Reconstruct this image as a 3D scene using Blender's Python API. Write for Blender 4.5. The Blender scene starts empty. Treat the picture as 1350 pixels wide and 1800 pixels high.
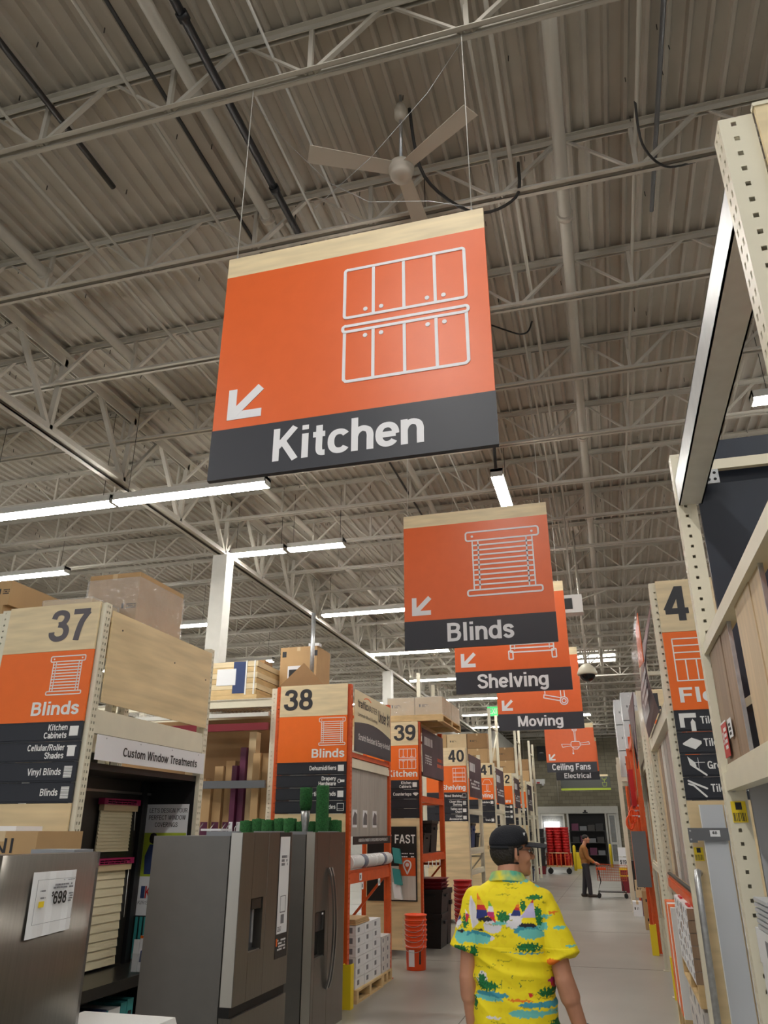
import bpy, math, random
from mathutils import Vector, Matrix, Euler
random.seed(7)
scene = bpy.context.scene
C = scene.collection
PI = math.pi
# ------------------------------------------------------------------ camera
cam_d = bpy.data.cameras.new('camera'); cam = bpy.data.objects.new('camera', cam_d); C.objects.link(cam)
cam_d.sensor_fit = 'VERTICAL'; cam_d.sensor_height = 36.0; cam_d.lens = 36.0 * 1330.0 / 1800.0
cam_d.clip_start = 0.05; cam_d.clip_end = 300
cam.location = (0, 0, 1.77)
cam.rotation_euler = (math.radians(90 + 22.83), 0, math.radians(15.75))
scene.camera = cam
# ------------------------------------------------------------------ world, exposure
w = bpy.data.worlds.new('world'); scene.world = w; w.use_nodes = True
w.node_tree.nodes['Background'].inputs[0].default_value = (0.95, 0.97, 1.0, 1)
w.node_tree.nodes['Background'].inputs[1].default_value = 0.5
scene.view_settings.view_transform = 'Standard'; scene.view_settings.look = 'None'
scene.view_settings.gamma = 1.0; scene.view_settings.use_curve_mapping = False
scene.view_settings.exposure = 0.2
scene.cycles.use_denoising = True
scene.cycles.max_bounces = 4; scene.cycles.diffuse_bounces = 3; scene.cycles.glossy_bounces = 2
scene.cycles.use_adaptive_sampling = True; scene.cycles.adaptive_threshold = 0.05
scene.cycles.transmission_bounces = 2; scene.cycles.transparent_max_bounces = 5
scene.cycles.sample_clamp_indirect = 4.0
scene.cycles.caustics_reflective = False; scene.cycles.caustics_refractive = False
LIGHT_STRENGTH = 57.0

# ------------------------------------------------------------------ materials
def lin(c):
    return tuple(((v / 255) / 12.92 if v / 255 <= 0.04045 else ((v / 255 + 0.055) / 1.055) ** 2.4) for v in c) + (1,)
M = {}
def mat(name, col, rough=0.6, metal=0.0, var=0.0, scale=8.0, bump=0.0, bscale=None, stretch=(1, 1, 1), emit=0.0, alpha=1.0, col2=None, spec=0.5, trans=0.0):
    m = bpy.data.materials.new(name); m.use_nodes = True; nt = m.node_tree; b = nt.nodes['Principled BSDF']
    b.inputs['Roughness'].default_value = rough; b.inputs['Metallic'].default_value = metal
    b.inputs['Base Color'].default_value = lin(col); b.inputs['Specular IOR Level'].default_value = spec
    if alpha < 1: b.inputs['Alpha'].default_value = alpha
    if trans > 0: b.inputs['Transmission Weight'].default_value = trans
    if emit > 0:
        b.inputs['Emission Color'].default_value = lin(col); b.inputs['Emission Strength'].default_value = emit
    if var > 0 or bump > 0 or col2:
        tc = nt.nodes.new('ShaderNodeTexCoord'); mp = nt.nodes.new('ShaderNodeMapping'); mp.inputs['Scale'].default_value = stretch
        nt.links.new(tc.outputs['Object'], mp.inputs['Vector'])
        n = nt.nodes.new('ShaderNodeTexNoise'); n.inputs['Scale'].default_value = scale; n.inputs['Detail'].default_value = 2
        nt.links.new(mp.outputs[0], n.inputs['Vector'])
        if var > 0 or col2:
            r = nt.nodes.new('ShaderNodeValToRGB'); r.color_ramp.elements[0].position = 0.32; r.color_ramp.elements[1].position = 0.68
            a = lin(col); c2 = lin(col2) if col2 else None
            r.color_ramp.elements[0].color = tuple(x * (1 - var) for x in a[:3]) + (1,)
            r.color_ramp.elements[1].color = c2 or tuple(min(1, x * (1 + var)) for x in a[:3]) + (1,)
            nt.links.new(n.outputs['Fac'], r.inputs['Fac']); nt.links.new(r.outputs[0], b.inputs['Base Color'])
        if bump > 0:
            n2 = n
            if bscale:
                n2 = nt.nodes.new('ShaderNodeTexNoise'); n2.inputs['Scale'].default_value = bscale; nt.links.new(mp.outputs[0], n2.inputs['Vector'])
            bp = nt.nodes.new('ShaderNodeBump'); bp.inputs['Strength'].default_value = bump; bp.inputs['Distance'].default_value = 0.02
            nt.links.new(n2.outputs['Fac'], bp.inputs['Height']); nt.links.new(bp.outputs[0], b.inputs['Normal'])
    M[name] = m
    return m
mat('deck', (184, 177, 165), 0.6, var=0.06, scale=3)
mat('joist', (196, 190, 178), 0.5, var=0.06, scale=2)
mat('white_paint', (214, 212, 205), 0.5, var=0.03)
mat('pipe_paint', (190, 183, 170), 0.5)
mat('black_pipe', (28, 30, 34), 0.4)
mat('dark_metal', (60, 58, 56), 0.45, metal=0.4)
mat('galv', (190, 192, 194), 0.35, metal=0.8, var=0.12, scale=30)
mat('floor', (150, 147, 139), 0.33, var=0.09, scale=0.9, bump=0.02, bscale=40)
mat('joint', (110, 106, 98), 0.7)
mat('maple', (228, 208, 168), 0.5, var=0.10, scale=2.2, stretch=(1.2, 1.2, 9))
mat('ply', (226, 202, 158), 0.55, var=0.13, scale=1.7, stretch=(0.8, 0.8, 7))
mat('sign_orange', (228, 102, 46), 0.38, var=0.02)
mat('cap_orange', (245, 112, 26), 0.4, var=0.02)
mat('sign_black', (47, 48, 56), 0.45)
mat('strip_black', (35, 38, 47), 0.45)
mat('white', (238, 238, 236), 0.5)
mat('soft_white', (232, 231, 234), 0.5)
mat('numeral', (92, 86, 92), 0.5)
mat('dark_numeral', (45, 45, 50), 0.5)
mat('rack_beige', (226, 219, 197), 0.42, var=0.03, scale=6)
mat('rack_orange', (214, 88, 34), 0.42, var=0.08, scale=9)
mat('beam_grey', (216, 218, 219), 0.35, var=0.05, scale=12)
mat('chrome_edge', (205, 202, 194), 0.28, metal=0.55)
mat('warm_lamp', (255, 236, 200), 0.5, emit=9.0)
mat('hole', (26, 25, 24), 0.8)
mat('navy_panel', (44, 50, 62), 0.35, var=0.05)
mat('grey_panel', (172, 174, 178), 0.5, var=0.03)
mat('dark_panel', (40, 37, 34), 0.3, var=0.1)
mat('black', (24, 24, 26), 0.45)
mat('black_gloss', (16, 16, 18), 0.2)
mat('card', (186, 152, 108), 0.75, var=0.05, scale=4)
mat('card_dark', (150, 116, 78), 0.75, var=0.06, scale=4)
mat('card_pale', (208, 184, 146), 0.75, var=0.05, scale=4)
mat('purple', (92, 34, 66), 0.5)
mat('stainless', (124, 119, 112), 0.30, metal=0.85, var=0.05, scale=3, stretch=(30, 30, 0.6))
mat('stainless_side', (118, 116, 113), 0.42, metal=0.35, var=0.03)
mat('handle_steel', (150, 148, 144), 0.28, metal=0.9)
mat('seam', (18, 18, 18), 0.6)
mat('grey_plastic', (142, 145, 150), 0.5)
mat('turf', (36, 92, 44), 0.95, var=0.35, scale=60, bump=0.6, bscale=120)
mat('paper', (236, 237, 240), 0.6)
mat('tile_box', (226, 226, 228), 0.6, var=0.03, scale=5)
mat('tile_box2', (203, 198, 194), 0.6, var=0.05, scale=5)
mat('ink', (40, 40, 44), 0.6)
mat('grey_ink', (120, 120, 126), 0.6)
mat('yellow', (236, 206, 34), 0.5)
mat('red', (196, 34, 34), 0.5)
mat('magenta', (160, 20, 84), 0.5)
mat('bucket', (244, 84, 26), 0.4, spec=0.5)
mat('maroon', (122, 26, 40), 0.4)
mat('pallet', (212, 182, 132), 0.7, var=0.12, scale=5, stretch=(1, 1, 4))
mat('plank_brown', (150, 124, 100), 0.5, var=0.14, scale=3, stretch=(9, 9, 0.7))
mat('plank_tan', (206, 180, 142), 0.5, var=0.10, scale=3, stretch=(9, 9, 0.7))
mat('plank_mauve', (168, 150, 142), 0.5, var=0.12, scale=3, stretch=(9, 9, 0.7))
mat('plank_grey', (166, 160, 152), 0.5, var=0.10, scale=3, stretch=(9, 9, 0.7))
mat('plank_white', (214, 208, 200), 0.5, var=0.06, scale=3, stretch=(9, 9, 0.7))
mat('tile_grey', (196, 200, 206), 0.35, var=0.06, scale=1.5)
mat('steel_grey', (112, 114, 118), 0.4, metal=0.3)
mat('lens', (255, 253, 246), 0.5, emit=LIGHT_STRENGTH)
mat('skylight', (255, 253, 250), 0.5, emit=6.0)
mat('exit_green', (60, 200, 110), 0.5, emit=0.6)
mat('wrap', (225, 228, 230), 0.12, alpha=0.28, bump=1.0, bscale=9, spec=0.9)
mat('clear', (230, 234, 236), 0.06, alpha=0.16, spec=0.8)
mat('glass', (190, 196, 200), 0.05, alpha=0.25, spec=0.8)
mat('teal', (60, 150, 150), 0.5)
mat('blue', (50, 66, 110), 0.5)
mat('sky_blue', (110, 180, 200), 0.5)
mat('shade_cream', (226, 214, 180), 0.8)
mat('skin', (196, 140, 112), 0.55, var=0.06, scale=14)
mat('hair', (38, 32, 28), 0.7, var=0.3, scale=90, bump=0.5)
mat('cap_cloth', (20, 22, 30), 0.85, bump=0.2, bscale=150)
mat('denim', (58, 56, 62), 0.85, bump=0.2, bscale=90)
mat('brown_shirt', (158, 106, 54), 0.85, bump=0.3, bscale=20)
mat('shoe', (58, 44, 36), 0.6)
mat('cart_wire', (190, 88, 50), 0.4)
mat('lime', (176, 196, 60), 0.5)
mat('garden_grey', (78, 80, 76), 0.5)
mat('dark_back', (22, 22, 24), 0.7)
mat('banner_tan', (220, 208, 170), 0.5)
mat('ad_purple', (84, 66, 76), 0.45, var=0.25, scale=2)
mat('fan_white', (208, 200, 186), 0.45)
def block_mat():
    m = bpy.data.materials.new('block_wall'); m.use_nodes = True; nt = m.node_tree; b = nt.nodes['Principled BSDF']; b.inputs['Roughness'].default_value = 0.85
    tc = nt.nodes.new('ShaderNodeTexCoord'); mp = nt.nodes.new('ShaderNodeMapping'); mp.inputs['Rotation'].default_value = (PI / 2, 0, 0)
    br = nt.nodes.new('ShaderNodeTexBrick'); br.inputs['Scale'].default_value = 1.0; br.inputs['Brick Width'].default_value = 0.4; br.inputs['Row Height'].default_value = 0.2
    br.inputs['Mortar Size'].default_value = 0.008; br.inputs['Color1'].default_value = lin((150, 143, 124)); br.inputs['Color2'].default_value = lin((134, 127, 109)); br.inputs['Mortar'].default_value = lin((112, 106, 92))
    nt.links.new(tc.outputs['Object'], mp.inputs[0]); nt.links.new(mp.outputs[0], br.inputs['Vector']); nt.links.new(br.outputs['Color'], b.inputs['Base Color'])
    bp = nt.nodes.new('ShaderNodeBump'); bp.inputs['Strength'].default_value = 0.5; bp.inputs['Distance'].default_value = 0.01; bp.invert = True
    nt.links.new(br.outputs['Fac'], bp.inputs['Height']); nt.links.new(bp.outputs[0], b.inputs['Normal']); M['block_wall'] = m
block_mat()

# ------------------------------------------------------------------ mesh helpers
class MB:
    def __init__(s): s.v = []; s.f = []; s.sm = []
    def quad(s, a, b, c, d): n = len(s.v); s.v += [tuple(a), tuple(b), tuple(c), tuple(d)]; s.f.append((n, n + 1, n + 2, n + 3)); s.sm.append(False); return s
    def box(s, x0, x1, y0, y1, z0, z1):
        n = len(s.v); s.v += [(x, y, z) for z in (z0, z1) for y in (y0, y1) for x in (x0, x1)]
        for f in ((0, 2, 3, 1), (4, 5, 7, 6), (0, 1, 5, 4), (2, 6, 7, 3), (0, 4, 6, 2), (1, 3, 7, 5)): s.f.append(tuple(n + i for i in f)); s.sm.append(False)
        return s
    def hexa(s, b, t):      # bottom 4 corners ccw, top 4
        n = len(s.v); s.v += [tuple(p) for p in b] + [tuple(p) for p in t]
        for f in ((3, 2, 1, 0), (4, 5, 6, 7), (0, 1, 5, 4), (1, 2, 6, 5), (2, 3, 7, 6), (3, 0, 4, 7)): s.f.append(tuple(n + i for i in f)); s.sm.append(False)
        return s
    def bar(s, p0, p1, wd, h=None, up=(0, 0, 1)):   # rectangular bar between two points
        h = h or wd; p0 = Vector(p0); p1 = Vector(p1); d = (p1 - p0).normalized(); u = Vector(up)
        if abs(d.dot(u)) > 0.98: u = Vector((0, 1, 0))
        r = d.cross(u).normalized() * wd / 2; u = r.cross(d).normalized() * h / 2
        return s.hexa([p0 - r - u, p0 + r - u, p0 + r + u, p0 - r + u], [p1 - r - u, p1 + r - u, p1 + r + u, p1 - r + u])
    def tube(s, pts, r, n=8, cap=True):
        pts = [Vector(p) for p in pts]; rs = r if isinstance(r, (list, tuple)) else [r] * len(pts); base = len(s.v); prev = None
        for i, p in enumerate(pts):
            d = (pts[min(i + 1, len(pts) - 1)] - pts[max(i - 1, 0)]).normalized()
            if prev is None: a = d.orthogonal().normalized()
            else:
                a = (prev - d * prev.dot(d)); a = a.normalized() if a.length > 1e-6 else d.orthogonal().normalized()
            prev = a; b = d.cross(a)
            for k in range(n): t = 2 * PI * k / n; s.v.append(tuple(p + (a * math.cos(t) + b * math.sin(t)) * rs[i]))
        for i in range(len(pts) - 1):
            for k in range(n):
                q = base + i * n; s.f.append((q + k, q + (k + 1) % n, q + n + (k + 1) % n, q + n + k)); s.sm.append(True)
        if cap:
            s.f.append(tuple(base + k for k in reversed(range(n)))); s.sm.append(False)
            e = base + (len(pts) - 1) * n; s.f.append(tuple(e + k for k in range(n))); s.sm.append(False)
        return s
    def lathe(s, prof, n=20, c=(0, 0, 0)):          # (r, z) profile round z
        base = len(s.v)
        for r, z in prof:
            for k in range(n): t = 2 * PI * k / n; s.v.append((c[0] + r * math.cos(t), c[1] + r * math.sin(t), c[2] + z))
        for i in range(len(prof) - 1):
            for k in range(n):
                q = base + i * n; s.f.append((q + k, q + (k + 1) % n, q + n + (k + 1) % n, q + n + k)); s.sm.append(True)
        s.f.append(tuple(base + k for k in reversed(range(n)))); s.sm.append(False)
        e = base + (len(prof) - 1) * n; s.f.append(tuple(e + k for k in range(n))); s.sm.append(False)
        return s
    def prism(s, poly, y0, y1):                     # polygon in local XZ, extruded along y (y0 is the front)
        n = len(poly); base = len(s.v)
        s.v += [(x, y0, z) for x, z in poly] + [(x, y1, z) for x, z in poly]
        s.f.append(tuple(base + i for i in range(n))); s.sm.append(False)
        s.f.append(tuple(base + n + i for i in reversed(range(n)))); s.sm.append(False)
        for i in range(n):
            j = (i + 1) % n; s.f.append((base + j, base + i, base + n + i, base + n + j)); s.sm.append(False)
        return s
    def line(s, pts, wd, closed=False, y0=-0.004, y1=0.0, r=True):   # drawn line in local XZ plane
        seg = list(zip(pts, pts[1:] + ([pts[0]] if closed else [])))
        if not closed: seg = seg[:len(pts) - 1]
        for q_, ((x0, z0), (x1, z1)) in enumerate(seg):
            L = math.hypot(x1 - x0, z1 - z0)
            if L < 1e-6: continue
            nx, nz = -(z1 - z0) / L * wd / 2, (x1 - x0) / L * wd / 2
            s.prism([(x0 - nx, z0 - nz), (x1 - nx, z1 - nz), (x1 + nx, z1 + nz), (x0 + nx, z0 + nz)], y0 - 0.00012 * (q_ % 9) - 0.0015 * (len(s.v) % 5) * 0.05, y1)
        if r:
            for q_, (x, z) in enumerate(pts): s.disc(x, z, wd / 2, y0 - 0.0013 - 0.00011 * (q_ % 11), y1, 8)
        return s
    def disc(s, x, z, r, y0=-0.004, y1=0.0, n=14):
        return s.prism([(x + r * math.cos(2 * PI * k / n), z + r * math.sin(2 * PI * k / n)) for k in range(n)], y0, y1)
    def mesh(s, name, mt):
        me = bpy.data.meshes.new(name); me.from_pydata(s.v, [], s.f); me.polygons.foreach_set('use_smooth', s.sm)
        if mt: me.materials.append(M[mt] if isinstance(mt, str) else mt)
        me.update(); return me
    def obj(s, name, mt, parent=None, loc=None, rz=0): return link(name, s.mesh(name, mt), parent, loc, rz)
def link(name, me, parent=None, loc=None, rz=0):
    o = bpy.data.objects.new(name, me); C.objects.link(o)
    if parent: o.parent = parent
    if loc: o.location = loc
    if rz: o.rotation_euler = (0, 0, rz)
    return o
def tag(o, label, cat, group=None):
    o['label'] = label; o['category'] = cat
    if group: o['group'] = group
    return o
def struct(o, label=None, cat=None):
    o['kind'] = 'structure'
    if label: o['label'] = label
    return o
def thing(name, label, cat, loc=(0, 0, 0), rz=0, group=None):
    o = bpy.data.objects.new(name, None); C.objects.link(o); o.location = loc; o.rotation_euler = (0, 0, rz); o.empty_display_size = 0.1
    return tag(o, label, cat, group)
def copy_tree(o, parent=None):
    c = o.copy(); C.objects.link(c); c.parent = parent
    for ch in o.children: copy_tree(ch, c)
    return c
def rrect(x0, x1, z0, z1, r, n=4):
    p = []
    for cx, cz, a in ((x1 - r, z0 + r, -PI / 2), (x1 - r, z1 - r, 0), (x0 + r, z1 - r, PI / 2), (x0 + r, z0 + r, PI)):
        for k in range(n + 1): t = a + PI / 2 * k / n; p.append((cx + r * math.cos(t), cz + r * math.sin(t)))
    return p
TXT = {}
def raw_text(body, bold):
    k = (body, bold)
    if k in TXT: return TXT[k]
    cu = bpy.data.curves.new('t', 'FONT'); cu.body = body; cu.size = 1.0; cu.offset = bold; cu.resolution_u = 3; cu.extrude = 0.0; cu.space_character = 1.0 + bold * 2.6
    o = bpy.data.objects.new('t', cu); C.objects.link(o)
    me = bpy.data.meshes.new_from_object(o.evaluated_get(bpy.context.evaluated_depsgraph_get()))
    vs = [v.co.copy() for v in me.vertices]; fs = [tuple(p.vertices) for p in me.polygons]
    bpy.data.objects.remove(o); bpy.data.curves.remove(cu); bpy.data.meshes.remove(me)
    TXT[k] = (vs, fs); return TXT[k]
# stroke alphabet for the store lettering: capitals 1.0 high, x-height 0.74; S smooth stroke, L straight, E elliptic arc
def _arch(x0, x1): return [('S', [(x0, .42), (x0 + .05, .56), ((x0 + x1) / 2 - .01, .655), (x1 - .05, .6), (x1, .46), (x1, .3), (x1, 0)])]
B_ = lambda cx, a0=0, a1=360, rx=.205, cy=.37, ry=.285: ('E', cx, cy, rx, ry, a0, a1)
ST = lambda x, z0=0, z1=.74: ('L', [(x, z0), (x, z1)])
GLY = {
 'a': (.56, [('S', [(.09, .5), (.14, .61), (.28, .655), (.42, .6), (.46, .48), (.46, .3), (.46, .0)]), ('S', [(.46, .39), (.3, .37), (.13, .3), (.1, .18), (.18, .085), (.32, .1), (.46, .24)])]),
 'b': (.6, [ST(.09, 0, 1), B_(.3)]), 'c': (.54, [B_(.29, 38, 322)]), 'd': (.6, [ST(.51, 0, 1), B_(.3)]), 'e': (.56, [B_(.285, 0, 322), ('L', [(.09, .37), (.49, .37)])]),
 'f': (.34, [('S', [(.34, .91), (.24, .9), (.19, .78), (.19, .6), (.19, 0)]), ('L', [(.03, .655), (.33, .655)])]), 'g': (.59, [B_(.285, cy=.385, ry=.27), ('S', [(.5, .74), (.5, .4), (.5, .0), (.44, -.14), (.28, -.19), (.1, -.1)])]),
 'h': (.56, [ST(.09, 0, 1)] + _arch(.09, .47)), 'i': (.25, [ST(.125), ST(.125, .86, 1)]), 'j': (.25, [('S', [(.125, .74), (.125, .3), (.125, -.05), (.02, -.19)]), ST(.125, .86, 1)]), 'k': (.54, [ST(.09, 0, 1), ('L', [(.46, .74), (.13, .33)]), ('L', [(.24, .43), (.47, 0)])]), 'l': (.25, [ST(.125, 0, 1)]),
 'm': (.86, [ST(.09)] + _arch(.09, .43) + _arch(.43, .77)), 'n': (.56, [ST(.09)] + _arch(.09, .47)), 'o': (.58, [B_(.29)]), 'p': (.6, [ST(.09, -.27, .74), B_(.3)]), 'q': (.6, [ST(.51, -.27, .74), B_(.3)]), 'r': (.38, [ST(.09), ('S', [(.09, .4), (.14, .57), (.24, .645), (.37, .65)])]),
 's': (.52, [('S', [(.44, .52), (.38, .63), (.26, .665), (.13, .61), (.12, .47), (.26, .39), (.4, .32), (.43, .19), (.34, .09), (.2, .085), (.08, .2)])]), 't': (.36, [('S', [(.19, .93), (.19, .5), (.19, .2), (.24, .095), (.34, .085)]), ('L', [(.03, .655), (.34, .655)])]),
 'u': (.56, [ST(.47), ('S', [(.09, .74), (.09, .44), (.09, .26), (.14, .12), (.27, .085), (.41, .17), (.47, .32)])]), 'v': (.52, [('L', [(.05, .74), (.26, 0)]), ('L', [(.47, .74), (.26, 0)])]), 'w': (.78, [('L', [(.05, .74), (.22, 0)]), ('L', [(.39, .74), (.22, 0)]), ('L', [(.39, .74), (.56, 0)]), ('L', [(.73, .74), (.56, 0)])]), 'x': (.52, [('L', [(.06, .74), (.46, 0)]), ('L', [(.46, .74), (.06, 0)])]),
 'y': (.52, [('L', [(.05, .74), (.26, .06)]), ('S', [(.47, .74), (.33, .28), (.22, -.06), (.15, -.17), (.04, -.19)])]), 'z': (.48, [('L', [(.05, .655), (.43, .655)]), ('L', [(.4, .655), (.08, .085)]), ('L', [(.05, .085), (.44, .085)])]),
 'A': (.7, [('L', [(.07, 0), (.35, 1)]), ('L', [(.63, 0), (.35, 1)]), ('L', [(.17, .3), (.53, .3)])]), 'B': (.68, [ST(.1, 0, 1), ('S', [(.1, .915), (.34, .915), (.5, .86), (.53, .72), (.46, .57), (.3, .53), (.1, .53)]), ('S', [(.1, .53), (.36, .53), (.54, .46), (.57, .3), (.5, .13), (.34, .085), (.1, .085)])]), 'C': (.7, [('E', .36, .5, .27, .415, 38, 322)]),
 'D': (.7, [ST(.1, 0, 1), ('S', [(.1, .915), (.3, .915), (.5, .84), (.6, .62), (.6, .38), (.5, .16), (.3, .085), (.1, .085)])]), 'E': (.62, [ST(.1, 0, 1), ('L', [(.1, .915), (.57, .915)]), ('L', [(.1, .52), (.53, .52)]), ('L', [(.1, .085), (.58, .085)])]), 'F': (.58, [ST(.1, 0, 1), ('L', [(.1, .915), (.55, .915)]), ('L', [(.1, .5), (.5, .5)])]),
 'G': (.74, [('E', .37, .5, .27, .415, 38, 350), ('L', [(.36, .45), (.68, .45)]), ST(.63, 0, .45)]), 'H': (.7, [ST(.1, 0, 1), ST(.6, 0, 1), ('L', [(.1, .52), (.6, .52)])]), 'I': (.27, [ST(.135, 0, 1)]), 'J': (.54, [('S', [(.43, 1), (.43, .5), (.43, .22), (.26, .085), (.1, .2), (.09, .32)])]), 'K': (.68, [ST(.1, 0, 1), ('L', [(.58, 1), (.13, .42)]), ('L', [(.27, .58), (.6, 0)])]), 'L': (.57, [ST(.1, 0, 1), ('L', [(.1, .085), (.54, .085)])]),
 'M': (.84, [ST(.1, 0, 1), ST(.74, 0, 1), ('L', [(.12, 1), (.42, .05)]), ('L', [(.72, 1), (.42, .05)])]), 'N': (.7, [ST(.1, 0, 1), ST(.6, 0, 1), ('L', [(.12, 1), (.58, 0)])]), 'O': (.76, [('E', .38, .5, .28, .415, 0, 360)]), 'P': (.64, [ST(.1, 0, 1), ('S', [(.1, .915), (.36, .915), (.53, .82), (.54, .65), (.46, .5), (.32, .45), (.1, .45)])]), 'Q': (.76, [('E', .38, .5, .28, .415, 0, 360), ('L', [(.45, .25), (.66, -.02)])]),
 'R': (.68, [ST(.1, 0, 1), ('S', [(.1, .915), (.36, .915), (.54, .84), (.56, .68), (.48, .54), (.32, .5), (.1, .5)]), ('L', [(.36, .5), (.58, 0)])]), 'S': (.66, [('S', [(.57, .7), (.51, .86), (.34, .925), (.15, .86), (.12, .69), (.24, .57), (.42, .49), (.56, .37), (.55, .18), (.4, .08), (.2, .1), (.08, .28)])]), 'T': (.6, [ST(.3, 0, 1), ('L', [(.02, .915), (.58, .915)])]), 'U': (.7, [('S', [(.1, 1), (.1, .6), (.1, .32), (.2, .13), (.35, .085), (.5, .13), (.6, .32), (.6, .6), (.6, 1)])]),
 'V': (.66, [('L', [(.05, 1), (.33, 0)]), ('L', [(.61, 1), (.33, 0)])]), 'W': (.94, [('L', [(.05, 1), (.26, 0)]), ('L', [(.47, 1), (.26, 0)]), ('L', [(.47, 1), (.68, 0)]), ('L', [(.89, 1), (.68, 0)])]), 'X': (.66, [('L', [(.06, 1), (.6, 0)]), ('L', [(.6, 1), (.06, 0)])]), 'Y': (.64, [('L', [(.05, 1), (.32, .44)]), ('L', [(.59, 1), (.32, .44)]), ST(.32, 0, .48)]), 'Z': (.6, [('L', [(.06, .915), (.55, .915)]), ('L', [(.52, .9), (.08, .1)]), ('L', [(.05, .085), (.56, .085)])]),
 '0': (.58, [('E', .29, .5, .2, .415, 0, 360)]), '1': (.4, [ST(.27, 0, 1), ('L', [(.04, .78), (.27, .86)])]), '2': (.57, [('S', [(.09, .66), (.13, .84), (.28, .92), (.45, .84), (.47, .66), (.36, .47), (.2, .3), (.1, .085)]), ('L', [(.05, .085), (.52, .085)])]), '3': (.57, [('S', [(.09, .72), (.14, .87), (.28, .92), (.43, .86), (.46, .71), (.38, .57), (.24, .53)]), ('S', [(.24, .53), (.4, .49), (.49, .36), (.47, .18), (.36, .09), (.2, .085), (.09, .18), (.07, .3)])]),
 '4': (.58, [ST(.4, 0, 1), ('L', [(.03, .28), (.56, .28)]), ('L', [(.38, .97), (.07, .3)])]), '5': (.57, [('L', [(.14, .915), (.5, .915)]), ('S', [(.15, .95), (.12, .7), (.105, .46)]), ('S', [(.105, .48), (.2, .58), (.34, .6), (.46, .5), (.48, .32), (.4, .14), (.26, .085), (.12, .12), (.07, .26)])]), '6': (.58, [('E', .3, .32, .2, .235, 0, 360), ('S', [(.47, .78), (.4, .9), (.28, .92), (.15, .8), (.1, .55), (.1, .34)])]), '7': (.55, [('L', [(.04, .915), (.52, .915)]), ('S', [(.48, .9), (.32, .62), (.24, .3), (.2, 0)])]),
 '8': (.58, [('E', .29, .715, .165, .205, 0, 360), ('E', .29, .295, .2, .21, 0, 360)]), '9': (.58, [('E', .28, .68, .2, .235, 0, 360), ('S', [(.11, .22), (.18, .1), (.3, .08), (.43, .2), (.48, .45), (.48, .66)])]), '/': (.36, [('L', [(.04, -.04), (.32, 1.04)])]), '-': (.36, [('L', [(.04, .37), (.32, .37)])]), "'": (.2, [ST(.1, .68, 1)]), '.': (.26, [ST(.13, 0, .17)]), '&': (.72, [('S', [(.66, .02), (.4, .4), (.22, .66), (.22, .85), (.34, .93), (.46, .84), (.42, .68), (.2, .48), (.09, .3), (.14, .13), (.3, .08), (.48, .2), (.6, .46)])]),
 '$': (.58, [('S', [(.48, .7), (.42, .84), (.28, .89), (.13, .81), (.12, .66), (.28, .54), (.45, .43), (.48, .26), (.38, .13), (.22, .12), (.08, .26)]), ST(.29, -.06, 1.06)]), ' ': (.3, [])}
def stroke_text(body, bold):
    if any(ch not in GLY for ch in body): return None
    w_ = (.168 if bold >= .03 else .15 if bold >= .02 else .125 if bold > .005 else .105) / 2; vs = []; fs = []; x = 0.0; si = 0
    for ch in body:
        adv, strokes = GLY[ch]
        for stq in strokes:
            closed = False
            if stq[0] == 'E':
                _, cx, cy, rx, ry, a0, a1 = stq; closed = a1 - a0 == 360; n = 28; pts = []
                for k in range(n if closed else n + 1): a = math.radians(a0 + (a1 - a0) * k / n); c_, s_ = math.cos(a), math.sin(a); pts.append((cx + rx * math.copysign(abs(c_) ** .88, c_), cy + ry * math.copysign(abs(s_) ** .88, s_)))
            elif stq[0] == 'S':
                P_ = stq[1]; pts = []
                for i in range(len(P_) - 1):
                    p0 = Vector(P_[max(i - 1, 0)]); p1 = Vector(P_[i]); p2 = Vector(P_[i + 1]); p3 = Vector(P_[min(i + 2, len(P_) - 1)])
                    for k in range(4): t = k / 4; pts.append(tuple(0.5 * ((2 * p1) + (p2 - p0) * t + (2 * p0 - 5 * p1 + 4 * p2 - p3) * t * t + (3 * p1 - p0 - 3 * p2 + p3) * t ** 3)))
                pts.append(P_[-1])
            else: pts = stq[1]
            n = len(pts); base = len(vs)
            for i in range(n):
                a = Vector(pts[(i - 1) % n] if closed or i > 0 else pts[i]); b = Vector(pts[(i + 1) % n] if closed or i < n - 1 else pts[i]); d = (b - a).normalized(); nx, ny = -d.y * w_, d.x * w_
                vs.append(Vector((pts[i][0] + nx + x, pts[i][1] + ny, si))); vs.append(Vector((pts[i][0] - nx + x, pts[i][1] - ny, si)))
            for i in range(n if closed else n - 1): j = (i + 1) % n; fs.append((base + 2 * i, base + 2 * i + 1, base + 2 * j + 1, base + 2 * j))
            si = (si + 1) % 7
        x += adv + 0.045
    return vs, fs
CAPH = 0.69
def text(body, x0, x1, zbase, cap, mt, parent, name='lettering', bold=0.022, align='fit', y=-0.0035, rot=0.0, piv=None):
    """flat lettering in the local XZ plane: spans x0..x1, capitals 'cap' high, stood 'y' off the face"""
    st_ = stroke_text(body, bold); vs, fs = st_ or raw_text(body, bold); ch_ = 1.0 if st_ else CAPH
    xa = min(v.x for v in vs); xb = max(v.x for v in vs); sz = cap / ch_
    sx = (x1 - x0) / (xb - xa) if align == 'fit' else sz
    if align == 'right': off = x1 - xb * sx
    elif align == 'center': off = (x0 + x1) / 2 - (xa + xb) / 2 * sx
    else: off = x0 - xa * sx
    m = MB()
    m.v = [(v.x * sx + off, y - v.z * 0.00012, v.y * sz + zbase) for v in vs]; m.f = list(fs); m.sm = [False] * len(fs)
    return m.obj(name, mt, parent)
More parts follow.
